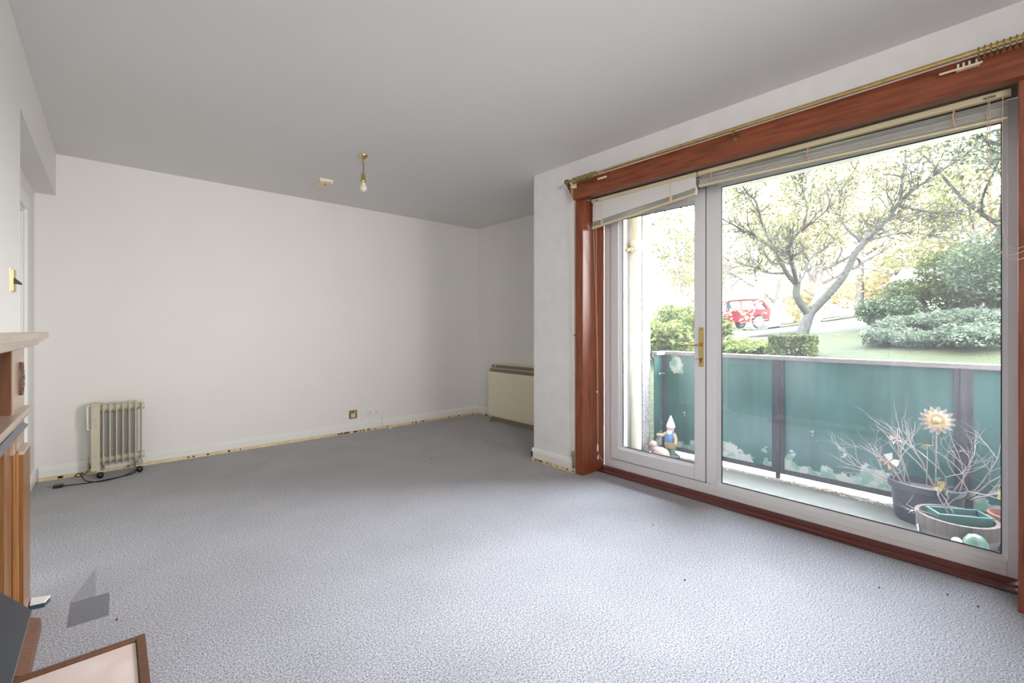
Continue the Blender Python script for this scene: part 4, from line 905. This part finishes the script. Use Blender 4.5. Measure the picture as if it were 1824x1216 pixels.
# storage heater in the alcove
hx, hy0, hy1 = 3.45, 3.40, 4.335
ht = thing('storage_heater', (3.52, 3.9, 0), 'cream storage heater with brown sloping grille standing in the alcove', 'heater')
part('casing', MB().prism([(3.582, 0.055), (hx, 0.055), (hx-0.004, 0.075), (hx-0.004, 0.585), (hx+0.062, 0.675), (3.582, 0.675)], 'y', hy0, hy1), M['heatcream'], ht)
gn = Vector((-0.09, 0, 0.066)).normalized(); gd = Vector((0.066, 0, 0.09)).normalized(); gm = Vector((hx+0.029, (hy0+hy1)/2, 0.630))
part('grille', MB().obox(gm+gn*0.0012, gd, Vector((0, 1, 0)), gn, 0.050, (hy1-hy0)/2-0.012, 0.0016), M['grille'], ht)
for i in range(-5, 6): part('grille_bar', MB().obox(gm+gd*(i*0.0088)+gn*0.0035, gd, Vector((0, 1, 0)), gn, 0.0018 if i else 0.003, (hy1-hy0)/2-0.014, 0.0016), M['heatcream'] if i == 0 else M['grille'], ht)
part('foot_plinth', MB().box(hx+0.012, 3.58, hy0+0.03, hy1-0.04, 0.0, 0.0548), M['grille'], ht)
part('control_window', MB().obox(gm+gd*0.03+gn*0.004+Vector((0, 0.39, 0)), gd, Vector((0, 1, 0)), gn, 0.012, 0.008, 0.0025), M['cream_pl'], ht)
part('mains_cable', MB().tube(bez((3.50, 4.20, 0.06), (3.40, 4.30, 0.0), (3.40, 4.24, 0.006), 8)+bez((3.40, 4.24, 0.006), (3.41, 4.16, 0.01), (3.50, 4.17, 0.04), 8)[1:], 0.0045, 6), M['brownp'], ht, True)

# oil-filled radiator
ry = 4.63
rd = thing('oil_radiator', (0.04, ry, 0), 'small cream oil filled radiator on castors against the back wall', 'radiator')
fx = [-0.038+0.0372*i for i in range(7)]
def fin_outline(w, z0, z1):
    pts = []
    for k in range(9): a = PI*k/8; pts.append((w*math.cos(a), z1-0.035+0.035*math.sin(a)))
    for k in range(9): a = PI+PI*k/8; pts.append((w*math.cos(a), z0+0.035+0.035*math.sin(a)))
    return pts
f0 = None
for i, x in enumerate(fx):
    if f0 is None:
        m = MB(); o1 = [(ry+a, z) for a, z in fin_outline(0.068, 0.075, 0.553)]; o2 = [(ry+a*0.75, 0.314+(z-0.314)*0.9) for a, z in fin_outline(0.068, 0.075, 0.553)]
        m.prism(o1, 'x', x-0.0018, x+0.0018); m.prism(o2, 'x', x-0.0042, x+0.0042)
        f0 = part('fin', m, M['radcream'], rd)
    else:
        c = f0.copy(); C.objects.link(c); c.location.x += x-fx[0]
for zc in (0.505, 0.122):
    prof = []
    for i, x in enumerate(fx):
        if i == 0: prof.append((0.029, x-0.02))
        prof += [(0.030, x-0.004), (0.036, x), (0.030, x+0.006)]
        prof += [(0.022, x+0.0165), (0.022, x+0.0205)] if i < 6 else [(0.027, x+0.008), (0.027, x+0.02)]
    part('header_tube', MB().lathe(prof, (0, ry, zc), 18, 'x'), M['radcream'], rd, True)
part('control_box', MB().prism([(ry-0.066, 0.055), (ry+0.066, 0.055), (ry+0.066, 0.53), (ry+0.04, 0.552), (ry-0.04, 0.552), (ry-0.066, 0.53)], 'x', -0.105, -0.056), M['radpanel'], rd)
part('control_face', MB().prism([(-0.104, 0.075), (-0.062, 0.075), (-0.062, 0.532), (-0.100, 0.532), (-0.107, 0.3)], 'y', ry-0.069, ry-0.0662), M['radpanel'], rd)
for z in (0.15, 0.16, 0.17, 0.38, 0.39, 0.40, 0.42, 0.43, 0.44): part('vent_slot', MB().box(-0.09, -0.074, ry-0.0695, ry-0.0689, z, z+0.002), M['grille'], rd)
part('handle', MB().tube([(-0.1055, ry-0.03, 0.535), (-0.124, ry-0.03, 0.53), (-0.126, ry-0.03, 0.48), (-0.124, ry-0.03, 0.36), (-0.106, ry-0.03, 0.355)], 0.007, 8), M['white_pl'], rd, True)
part('cord_rest', MB().box(-0.122, -0.1055, ry-0.04, ry-0.01, 0.10, 0.106).box(-0.122, -0.116, ry-0.04, ry-0.01, 0.045, 0.155), M['grille'], rd)
for x in (-0.055, 0.172):
    part('foot_bar', MB().box(x-0.024, x+0.024, ry-0.098, ry+0.09, 0.050, 0.058, 0.001).tube([(x, ry, 0.056), (x, ry, 0.1)], 0.005, 8), M['radcream'], rd)
    for dy in (-0.088, 0.078): part('castor', MB().ball((x, ry+dy, 0.0245), 0.021, 0.015, 0.0243, 14, 9).tube([(x, ry+dy, 0.03), (x, ry+dy, 0.052)], 0.006, 8), M['blackrub'], rd, True)
def smooth_path(pts, k=5):
    q = [Vector(p_) for p_ in pts]; out = [q[0]]
    for i in range(1, len(q)-1): out += bez((q[i-1]+q[i])/2, q[i], (q[i]+q[i+1])/2, k)
    out.append(q[-1]); return out
zc = 0.0045
fx_cord = smooth_path([(-0.108, ry-0.02, 0.09), (-0.125, 4.60, 0.045), (-0.16, 4.58, 0.03), (-0.20, 4.60, 0.03), (-0.17, 4.59, 0.06), (-0.155, 4.56, 0.03), (-0.13, 4.50, zc), (-0.05, 4.42, zc), (0.03, 4.46, zc), (0.09, 4.50, zc), (0.135, 4.515, 0.022), (0.15, 4.52, 0.035), (0.15, 4.51, 0.012), (0.10, 4.49, zc), (-0.02, 4.465, zc), (-0.10, 4.45, zc), (-0.2, 4.475, zc), (-0.25, 4.48, 0.01)])
part('flex', MB().tube(fx_cord, 0.0036, 6), M['blackrub'], rd, True)
pg = part('plug', MB().box(-0.297, -0.245, 4.462, 4.505, 0.0, 0.02, 0.004), M['blackrub'], rd)
part('pin', MB().box(-0.286, -0.280, 4.474, 4.478, 0.02, 0.036).box(-0.268, -0.262, 4.466, 4.470, 0.02, 0.034).box(-0.268, -0.262, 4.488, 4.492, 0.02, 0.034), M['brass'], pg)
# crumbs on the carpet
for i, (x, y, lab) in enumerate(((2.47, 0.42, 'dark crumb on the carpet in front of the large pane'), (2.62, 0.22, 'dark crumb on the carpet close to the sill near the right post'), (1.9, 1.0, 'dark crumb alone in the middle of the foreground carpet'),
        (2.3, 1.4, 'dark crumb on the bright carpet before the mullion'), (2.05, 3.35, 'dark crumb on the far carpet left of the wall end'), (2.75, 3.5, 'dark crumb on the shaded carpet near the storage heater'), (0.02, 2.3, 'dark crumb beside the dark square carpet mark'), (2.6, 0.13, 'dark crumb nearest the foot of the right window post'))):
    o = part('carpet_crumb', MB().ball((x, y, 0.003), 0.004+0.002*(i % 3), 0.003, 0.003, 6, 4), M['stainmark'])
    tag(o, lab, 'crumb', 'crumbs on the carpet')

# ================================================================== OUTSIDE
def lerp_tab(x, tab):
    if x <= tab[0][0]: return tab[0][1]
    for (a, za), (b, zb) in zip(tab, tab[1:]):
        if x <= b: t = (x-a)/(b-a); t = t*t*(3-2*t); return za+(zb-za)*t
    return tab[-1][1]
def gz(x, y):
    z = lerp_tab(x, [(4.2, -0.75), (6.2, 0.45), (8, 0.74), (10, 0.90), (15, 0.99), (26, 1.0), (45, 1.2), (90, 1.6)])
    s_ = y - 0.367*x
    k = lerp_tab(x, [(5, 0), (12, 0.12), (18, 0.15), (40, 0.15)])
    if s_ < 0: z += -s_*k*min(1, 12/max(1, -s_+6)) 
    t = min(1, max(0, (-3-y)/6)); t = t*t*(3-2*t); z = z*(1-t) - 0.8*t       # unseen bank lowered here so more low sky light reaches the window
    return z + 0.05*mnoise.noise(Vector((x*0.4, y*0.4, 0)))
def lawn():
    m = MB(); xs = [4.02+0.35*i for i in range(20)] + [11+1.0*i for i in range(20)] + [31+4*i for i in range(16)]; ys = [-70, -50, -38, -28, -20, -15] + [-11+1.0*i for i in range(38)] + [28, 34, 42, 54, 70, 90]
    g = [[m.bm.verts.new((x, y, gz(x, y))) for y in ys] for x in xs]
    for i in range(len(xs)-1):
        for j in range(len(ys)-1): m.bm.faces.new((g[i][j], g[i+1][j], g[i+1][j+1], g[i][j+1]))
    return m
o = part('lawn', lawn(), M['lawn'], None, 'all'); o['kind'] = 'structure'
# drive where the cars stand
def drive():
    m = MB(); path = [(20.0, 16.0), (21.5, 12.5), (23.6, 9.2), (24.0, 6.0), (24.2, 3.0), (24.5, -1.0), (25.0, -6.0)]
    P = smooth_path([(x, y, 0) for x, y in path], 6); L_, R_ = [], []
    for i, p_ in enumerate(P):
        t = (P[min(i+1, len(P)-1)]-P[max(i-1, 0)]).normalized(); nrm_ = Vector((-t.y, t.x, 0))
        for s_, arr in ((1, L_), (-1, R_)):
            q = p_+nrm_*2.0*s_; arr.append(m.bm.verts.new((q.x, q.y, gz(q.x, q.y)+0.07)))
    for i in range(len(P)-1): m.bm.faces.new((L_[i], L_[i+1], R_[i+1], R_[i]))
    return m
o = part('driveway', drive(), M['road'], None, 'all'); o['kind'] = 'structure'

def leaves_mesh(name, pts, size, mt, parent, seed, flat=0.6, kind='stuff', label=None):
    """small folded rhombus leaves at the given points (one part)"""
    rg = random.Random(seed); vs, fs_ = [], []; o0 = base_of(parent)
    for p_ in pts:
        p_ = p_-o0; a = Vector((rg.gauss(0, 1), rg.gauss(0, 1), rg.gauss(0, flat))).normalized(); b = a.orthogonal().normalized()
        b = (b*math.cos(rg.uniform(0, 2*PI)) + a.cross(b)*math.sin(rg.uniform(0, 2*PI))); b = b if b.length > 0.2 else a.orthogonal()
        b = b.normalized(); s_ = size*rg.uniform(0.6, 1.3); n = len(vs)
        vs += [p_-a*s_, p_+b*s_*0.45, p_+a*s_, p_-b*s_*0.45]; fs_ += [(n, n+1, n+2), (n, n+2, n+3)]
    me = bpy.data.meshes.new(name); me.from_pydata([tuple(v) for v in vs], [], fs_); me.materials.append(mt)
    o = link(name, me, parent); 
    if kind: o['kind'] = kind
    return o

class Branches:
    """tapering polylines turned into one mesh of five-sided tubes"""
    def __init__(s): s.m = MB(); s.tips = []
    def limb(s, pts, r0, r1, n=7):
        k = len(pts); s.m.tube(pts, [r0+(r1-r0)*i/(k-1) for i in range(k)], n, False)
    def grow(s, p, d, L, r, depth, rg, up=0.15, jit=0.35, kids=3, leafy=True):
        n = 5; pts = [p.copy()]; rs = [r]
        for i in range(n):
            d = (d+Vector((rg.gauss(0, jit), rg.gauss(0, jit), rg.gauss(0, jit)+up))*0.6).normalized(); p = p+d*(L/n); pts.append(p.copy()); rs.append(max(r*(1-0.7*(i+1)/n), 0.0035))
        s.m.tube(pts, rs, 4 if r < 0.02 else 6, False)
        if depth <= 0:
            if leafy: s.tips += pts[2:]
            return
        for _ in range(kids):
            i = rg.randint(1, n); dd = (d+Vector((rg.gauss(0, 0.8), rg.gauss(0, 0.8), rg.gauss(0, 0.6)+0.1))).normalized()
            s.grow(pts[i], dd, L*rg.uniform(0.5, 0.8), rs[i]*0.7, depth-1, rg, up, jit, kids, leafy)

def crop(x, y, d):  # a point of the tree's own drawing plane, d metres out
    return at(1270+x/2.763, 200+y/2.763, d)
# ---- the lichen-covered tree on the lawn
TD = 9.2
base = crop(435, 1098, TD); base.z = gz(base.x, base.y)-0.03
tree = thing('lichen_tree', base, 'spreading grey lichen covered tree with forked leaning trunk on the lawn', 'tree')
br = Branches(); rg = random.Random(41)
def limb(pts, r0, r1, n=8, zj=0.0):
    q = [crop(x, y, TD+dz) for (x, y, dz) in pts]; q = smooth_path(q, 3); br.limb(q, r0, r1, n); return q
trunk = Branches()
t0 = smooth_path([base, crop(452, 1050, TD), crop(470, 1000, TD), crop(490, 965, TD)], 3); trunk.limb(t0, 0.115, 0.085, 12)
trunk.limb(smooth_path([crop(474, 1000, TD), crop(430, 940, TD), crop(406, 895, TD), crop(415, 845, TD)], 3), 0.075, 0.062, 10)
trunk.limb(smooth_path([crop(480, 985, TD), crop(560, 905, TD-0.1), crop(625, 830, TD-0.2), crop(668, 765, TD-0.25), crop(700, 690, TD-0.3)], 3), 0.08, 0.062, 10)
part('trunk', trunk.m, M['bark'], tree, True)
L1 = limb([(412, 850, 0), (355, 785, .1), (332, 720, .15), (300, 670, .3), (230, 620, .4), (140, 575, .5), (40, 520, .6)], 0.05, 0.015)
L2 = limb([(415, 850, 0), (398, 775, -.2), (380, 700, -.3), (362, 650, -.3), (420, 590, -.5), (520, 520, -.7), (600, 440, -.9)], 0.042, 0.012)
L3 = limb([(422, 840, 0), (455, 790, .2), (470, 720, .4), (560, 660, .6), (640, 600, .8)], 0.028, 0.008)
L4 = limb([(350, 790, .1), (260, 795, -.1), (180, 745, -.3), (60, 770, -.4)], 0.024, 0.008)
L5 = limb([(305, 675, .3), (240, 560, .2), (215, 430, .1), (160, 390, 0), (120, 300, -.1)], 0.03, 0.008)
L6 = limb([(440, 590, -.4), (470, 480, -.3), (440, 380, -.2), (432, 280, -.2)], 0.022, 0.006)
R1 = limb([(698, 695, -.3), (735, 645, -.35), (800, 590, -.45), (865, 515, -.5), (905, 455, -.55), (960, 400, -.6), (1060, 330, -.8), (1180, 250, -1.0)], 0.06, 0.016)
R2 = limb([(925, 440, -.55), (930, 350, -.4), (950, 200, -.3), (960, 60, -.3)], 0.03, 0.01)
R3 = limb([(745, 640, -.35), (870, 600, -.1), (990, 590, .1), (1120, 620, .3)], 0.024, 0.006)
R4 = limb([(905, 460, -.5), (1010, 480, -.2), (1120, 500, 0), (1230, 480, .2)], 0.024, 0.006)
R5 = limb([(690, 710, -.3), (725, 725, -.2), (720, 760, -.15), (690, 775, -.2)], 0.024, 0.014)
R6 = limb([(735, 640, -.3), (640, 560, 0), (610, 470, .2), (640, 360, .3), (700, 280, .3)], 0.026, 0.007)
for path, n, Lm, r in ((L1, 11, 0.75, .016), (L2, 12, 0.75, .015), (L3, 8, 0.6, .012), (L4, 9, 0.6, .012), (L5, 10, 0.7, .013), (L6, 8, 0.65, .012), (R1, 14, 0.85, .016), (R2, 9, 0.75, .013), (R3, 8, 0.65, .012), (R4, 9, 0.7, .012), (R6, 9, 0.65, .012)):
    for k in range(int(n*2.3)):
        i = rg.randint(2, len(path)-1); d = (path[i]-path[i-1]).normalized()
        d = (d+Vector((rg.gauss(0, 0.7), rg.gauss(0, 0.7), rg.gauss(0, 0.5)+0.15))).normalized()
        br.grow(path[i], d, Lm*rg.uniform(0.6, 1.1), r, 2, rg, 0.10, 0.4, 3)
part('branches', br.m, M['bark'], tree)
pts = [p_+Vector((rg.gauss(0, .06), rg.gauss(0, .06), rg.gauss(0, .06))) for p_ in br.tips for _ in range(1) if rg.random() < 0.8]
leaves_mesh('leaves', pts, 0.034, M['leaf_main'], tree, 4)
part('root', MB().tube([base+Vector((0, 0.06, 0.05)), base+Vector((-0.3, 0.5, 0.02)), base+Vector((-0.5, 0.95, -0.06))], [0.07, 0.045, 0.02], 8), M['bark'], tree, True)

# ---- shrubs, hedge, ground cover
def shrub(name, c, rx, ry_, rz, n, size, mt, seed, label, cat='shrub', boxy=False, stems=9, group=None):
    c = Vector(c); c.z = gz(c.x, c.y)-0.02; root = thing(name, c, label, cat, group); rg = random.Random(seed); pts = []
    lumps = [(Vector((rg.uniform(-.7, .7)*rx, rg.uniform(-.7, .7)*ry_, rg.uniform(.35, .8)*rz)), rg.uniform(.35, .6)) for _ in range(9)]
    for i in range(n):
        if boxy:
            q = Vector((rg.uniform(-1, 1), rg.uniform(-1, 1), rg.uniform(0.1, 1))); ax = rg.randint(0, 2); q[ax] = (1 if ax == 2 else rg.choice((-1, 1)))*(1-abs(rg.gauss(0, 0.1)))
            p_ = Vector((q.x*rx, q.y*ry_, abs(q.z)*rz))
        else:
            lc, lr = rg.choice(lumps); d = Vector((rg.gauss(0, 1), rg.gauss(0, 1), rg.gauss(0, 1))).normalized()*(1-abs(rg.gauss(0, 0.18)))
            p_ = lc+Vector((d.x*rx*lr, d.y*ry_*lr, d.z*rz*lr*0.8))
            if p_.z < 0.02: p_.z = abs(p_.z)+0.02
        pts.append(c+p_)
    leaves_mesh('foliage', pts, size, mt, root, seed)
    for k in range(stems):
        q = rg.choice(lumps)[0]; mm = MB(); mm.tube(bez(c+Vector((q.x*.15, q.y*.15, 0)), c+Vector((q.x*.4, q.y*.4, q.z*.6)), c+q, 5), [0.02, 0.017, 0.014, 0.011, 0.008, 0.005], 5); part('stem', mm, M['bark'], root)
    return root
def gp(px, d, dz=0): q = at(px, 584, d); return (q.x, q.y, gz(q.x, q.y)+dz)
shrub('clipped_hedge', gp(1412, 6.6), 0.25, 0.25, 0.34, 3000, 0.028, M['leaf_green'], 2, 'low clipped round-cornered hedge in front of the forked tree', 'hedge', True)
shrub('large_shrub', gp(1775, 9.0), 1.25, 1.2, 1.3, 13000, 0.036, M['leaf_green'], 12, 'tallest loose green shrub on the slope right of the white car')
shrub('large_shrub', gp(1800, 7.6), 1.2, 1.0, 1.25, 11000, 0.034, M['leaf_dark'], 13, 'dark bushy shrub at the edge of the view behind the handrail', stems=12)
shrub('large_shrub', gp(1668, 8.7), 0.85, 0.8, 0.80, 7000, 0.034, M['leaf_green'], 15, 'middling loose shrub just below the white car')
shrub('spreading_shrub', gp(1585, 8.2), 0.65, 0.55, 0.52, 4200, 0.034, M['leaf_dark'], 14, 'smaller sprawling shrub with low branches left of the large shrub')
for i, (px, d, rx) in enumerate(((1600, 6.4, .5), (1680, 6.0, .6), (1755, 5.8, .6), (1640, 7.2, .6), (1720, 6.9, .7))):
    shrub('ground_cover', gp(px, d), rx, rx*0.85, 0.24, 3600, 0.026, M['leaf_ground'], 30+i, ('low grey-green ground cover patch left of the others by the handrail', 'low grey-green ground cover patch mid-way along the handrail', 'low grey-green ground cover patch furthest along the handrail', 'low grey-green ground cover patch under the sprawling shrub', 'low grey-green ground cover patch under the large shrub')[i], 'ground cover', stems=3)
for i, (px, d, h_, lab) in enumerate(((1175, 7.5, .75, 'tall grassy clump outside the door pane beside the roughcast wall'), (1215, 8.5, .7, 'tall grassy clump outside the door pane below the thin young tree'), (1305, 7.4, .22, 'low grassy clump just right of the window mullion'), (1245, 9.5, .6, 'rose bush of thin leafy stems behind the mullion'))):
    shrub('grass_clump', gp(px, d), .5, .5, h_, 2600, 0.05, M['leaf_grass'], 50+i, lab, 'plant', stems=8)

# ---- trees further off
def far_tree(px, d, h_, spread, n, mt, seed, label, r=0.16, size=0.09, group=None, trunkm='barkpale', low=0.2):
    b0 = Vector(gp(px, d, -0.05)); root = thing('tree', b0, label, 'tree', group); rg = random.Random(seed); bb = Branches()
    top = b0+Vector((rg.uniform(-.3, .3), rg.uniform(-.3, .3), h_*0.55)); tp_ = smooth_path([b0, b0+(top-b0)*0.5+Vector((rg.uniform(-.15, .15), rg.uniform(-.15, .15), 0)), top], 4)
    tm = Branches(); tm.limb(tp_, r, r*0.55, 10); part('trunk', tm.m, M[trunkm], root, True)
    for k in range(9):
        i = rg.randint(int(len(tp_)*low), len(tp_)-1); a = rg.uniform(0, 2*PI)
        bb.grow(tp_[i], Vector((math.cos(a)*spread, math.sin(a)*spread, 0.8)).normalized(), h_*0.38, r*0.4, 2, rg, 0.12, 0.3, 3)
    part('branches', bb.m, M[trunkm], root)
    k = max(1, int(n/max(1, len(bb.tips)))); pts = []
    for p_ in bb.tips:
        for _ in range(k): pts.append(p_+Vector((rg.gauss(0, 1), rg.gauss(0, 1), rg.gauss(0, 0.8)))*h_*0.035)
    leaves_mesh('leaves', pts, size, mt, root, seed)
    return root
far_tree(1208, 13, 4.2, 0.7, 2600, M['leaf_young'], 61, 'thin young tree with sparse yellow-green leaves seen through the door pane', 0.05, 0.06)
far_tree(1378, 22, 8.5, 1.0, 7000, M['leaf_autumn'], 62, 'pale barked tree standing just behind the rear of the red car', 0.24, 0.11)
far_tree(1455, 19, 8.0, 1.1, 7000, M['leaf_autumn'], 63, 'pale trunk tree seen between the two forks of the lichen tree', 0.2, 0.11)
far_tree(1300, 34, 11, 1.1, 6000, M['leaf_autumn'], 64, 'autumn tree far behind the red car', 0.25, 0.17)
far_tree(1530, 30, 11, 1.1, 6500, M['leaf_autumn'], 65, 'golden autumn tree behind the leaning limb of the lichen tree', 0.25, 0.16)
far_tree(1640, 27, 11, 1.1, 6500, M['leaf_autumn'], 66, 'golden autumn tree rising behind the white car', 0.25, 0.16)
far_tree(1740, 24, 10, 1.1, 6000, M['leaf_young'], 67, 'yellow-green tree behind the large shrub', 0.22, 0.14)
far_tree(1420, 38, 13, 1.1, 6000, M['leaf_autumn'], 68, 'tall autumn tree in the distance between the red car and the forked trunk', 0.3, 0.19)
far_tree(1775, 9.5, 6.0, 1.0, 9000, M['leaf_ground'], 69, 'dark leafy tree whose crown fills the top corner of the window', 0.14, 0.06, trunkm='bark', low=0.5)

for i, (px, d, rx, rz, lab) in enumerate(((1390, 36, 4.0, 3.2, 'pale autumn thicket in the distance behind the tree beside the red car'), (1500, 33, 4.0, 3.0, 'pale autumn thicket in the distance inside the fork of the lichen tree'), (1590, 29, 3.2, 3.4, 'pale autumn thicket in the distance left of the white car'), (1680, 27, 3.2, 4.0, 'pale autumn thicket in the distance behind the white car'))):
    shrub('autumn_thicket', gp(px, d), rx, rx*0.6, rz, 5200, 0.12, M['leaf_autumn'], 90+i, lab, 'shrub', stems=5)
# ---- lamp post
lp = thing('lamp_post', Vector(gp(1345, 29)), 'grey lamp post behind the red car', 'lamp post')
b0 = Vector(gp(1345, 29)); part('pole', MB().tube([b0, b0+Vector((0, 0, 1.0)), b0+Vector((0, 0, 4.6))], [0.1, 0.085, 0.07], 12), M['hub'], lp, True)
part('lantern', MB().lathe([(0.06, 4.55), (0.2, 4.75), (0.22, 4.95), (0.06, 5.05)], b0, 14), M['white_pl'], lp, True)

# ---- cars
def car(name, pos, heading, paint, label, pitch=0.0, suv=True):
    root = thing(name, pos, label, 'car')
    Lc, Wc = 4.3, 0.86
    def add(nm, mb, mt, par=root, sm=False): 
        bmesh.ops.recalc_face_normals(mb.bm, faces=mb.bm.faces); me = bpy.data.meshes.new(nm); mb.bm.to_mesh(me); mb.bm.free(); me.materials.append(mt)
        if sm:
            for p_ in me.polygons: p_.use_smooth = True
            try: me.set_sharp_from_angle(angle=math.radians(35))
            except Exception: pass
        o = link(nm, me, par); return o
    # lower body: outline in (x, z), arches cut for the wheels, rear at +x
    def arch(cx, r, n=8): return [(cx+r*math.cos(a), 0.33+r*math.sin(a)) for a in [PI-PI*k/n for k in range(n+1)]]
    out = [(-2.12, 0.30)] + arch(-1.33, 0.38) + arch(1.28, 0.38) + [(2.1, 0.36), (2.16, 0.62), (2.12, 0.98), (2.0, 1.02), (-0.9, 0.98), (-1.8, 0.86), (-2.12, 0.66)]
    m = MB(); rows = []
    for y, ins in ((-Wc, 0.04), (-Wc+0.06, 0.0), (Wc-0.06, 0.0), (Wc, 0.04)):
        rows.append([m.bm.verts.new((x*(1-ins*0.5), y, 0.6+(z-0.6)*(1-ins)) ) for x, z in out])
    n = len(out)
    for i in range(3):
        for k in range(n): m.bm.faces.new((rows[i][k], rows[i][(k+1)%n], rows[i+1][(k+1)%n], rows[i+1][k]))
    m.bm.faces.new(rows[0]); m.bm.faces.new(rows[-1][::-1])
    add('body', m, paint, sm=True)
    # cabin: glass house with pillars and roof
    lo = [(-1.05, 0.97), (2.02, 1.0)]; hi = [(-0.25, 1.47), (1.62, 1.5)]
    m = MB(); v = [m.bm.verts.new(p_) for p_ in ((lo[0][0], -0.78, lo[0][1]), (lo[1][0], -0.78, lo[1][1]), (lo[1][0], 0.78, lo[1][1]), (lo[0][0], 0.78, lo[0][1]), (hi[0][0], -0.62, hi[0][1]), (hi[1][0], -0.62, hi[1][1]), (hi[1][0], 0.62, hi[1][1]), (hi[0][0], 0.62, hi[0][1]))]
    for f_ in ((0, 1, 5, 4), (1, 2, 6, 5), (2, 3, 7, 6), (3, 0, 4, 7), (4, 5, 6, 7)): m.bm.faces.new([v[i] for i in f_])
    add('windows', m, M['carglass'])
    m = MB()
    for s_ in (-1, 1):
        for (x0, x1, t) in ((-1.05, -0.25, 0.05), (0.35, 0.42, 0.05), (1.22, 1.12, 0.06), (1.9, 1.56, 0.16)):
            m.tube([(x0, s_*0.785, 0.98), (x1, s_*0.628, 1.48)], t*0.7, 6)
    m.prism([(-0.32, 1.46), (1.66, 1.485), (1.72, 1.50), (1.55, 1.55), (0.6, 1.575), (-0.1, 1.53)], 'y', -0.65, 0.65)
    add('roof', m, paint)
    for x in (-1.33, 1.28):
        for s_ in (-1, 1):
            w = add('wheel', MB().lathe([(0.30, -0.1), (0.325, -0.07), (0.325, 0.07), (0.30, 0.1)], (x, s_*0.77, 0.325), 24, 'y'), M['tyre'])
            mm = MB().lathe([(0.21, -0.106), (0.2, 0.106)], (x, s_*0.77, 0.325), 20, 'y'); add('hub_cap', mm, M['hub'], w)
    for s_ in (-1, 1):
        add('tail_lamp', MB().box(2.02, 2.155, s_*0.70-0.13, s_*0.70+0.13, 0.80, 1.06, 0.02), M['taillamp'])
        add('head_lamp', MB().box(-2.12, -1.95, s_*0.62-0.16, s_*0.62+0.16, 0.66, 0.80, 0.02), M['hub'])
        add('door_handle', MB().box(0.15, 0.32, s_*0.862-0.015, s_*0.862+0.015, 0.86, 0.89), paint)
        add('mirror', MB().box(-0.75, -0.6, s_*0.93-0.09, s_*0.93+0.09, 0.98, 1.1, 0.02), paint)
    add('bumper', MB().box(2.05, 2.2, -0.8, 0.8, 0.34, 0.55, 0.03), paint); add('bumper', MB().box(-2.2, -2.05, -0.8, 0.8, 0.30, 0.52, 0.03), paint)
    root.rotation_euler = Euler((0, pitch, heading), 'XYZ'); return root
p1 = Vector(gp(1295, 24.5)); p1.z = gz(p1.x, p1.y)+0.07
car('red_car', p1, math.atan2(-0.662, 0.7495)+0.12, M['red'], 'red hatchback car parked on the drive beyond the lawn', pitch=-0.03)
p2 = at(1697, 584, 18.5); p2.z = gz(p2.x, p2.y)+0.07
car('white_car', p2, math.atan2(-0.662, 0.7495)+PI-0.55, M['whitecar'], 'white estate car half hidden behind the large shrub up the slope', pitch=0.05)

# ---- white house far off, seen through the door pane
hb = at(1222, 584, 44); hb.z = gz(hb.x, hb.y)-0.3
hs = thing('white_house', hb, 'pale rendered house with windows in the distance behind the young tree', 'house')
uh = (RX*1.0+FW*0.25).normalized(); vh = Vector((-uh.y, uh.x, 0)); 
cw = hb + Vector((0, 0, 3.2)); part('wall', MB().obox(cw, uh, vh, uz, 5.0, 3.5, 3.2), M['bwall'], hs)
m = MB(); A_ = [hb+uh*5.4*a+vh*3.9*b+uz*6.4 for a, b in ((-1, -1), (1, -1), (1, 1), (-1, 1))]; rdg = [hb+uh*5.4*a+uz*8.8 for a in (-1, 1)]
va = [m.bm.verts.new(q) for q in A_]; vr = [m.bm.verts.new(q) for q in rdg]
for f_ in ((va[0], va[1], vr[1], vr[0]), (va[2], va[3], vr[0], vr[1]), (va[1], va[2], vr[1]), (va[3], va[0], vr[0]), (va[3], va[2], va[1], va[0])): m.bm.faces.new(f_)
part('roof', m, M['roof'], hs)
for a in (-3.2, 0, 3.2):
    for z in (1.6, 4.6):
        wnd = part('window', MB().obox(hb+uh*a-vh*3.52+uz*z, uh, vh, uz, 0.75, 0.05, 0.75), M['white_pl'], hs)
        part('window_pane', MB().obox(hb+uh*a-vh*3.58+uz*z, uh, vh, uz, 0.65, 0.02, 0.65), M['carglass'], wnd)
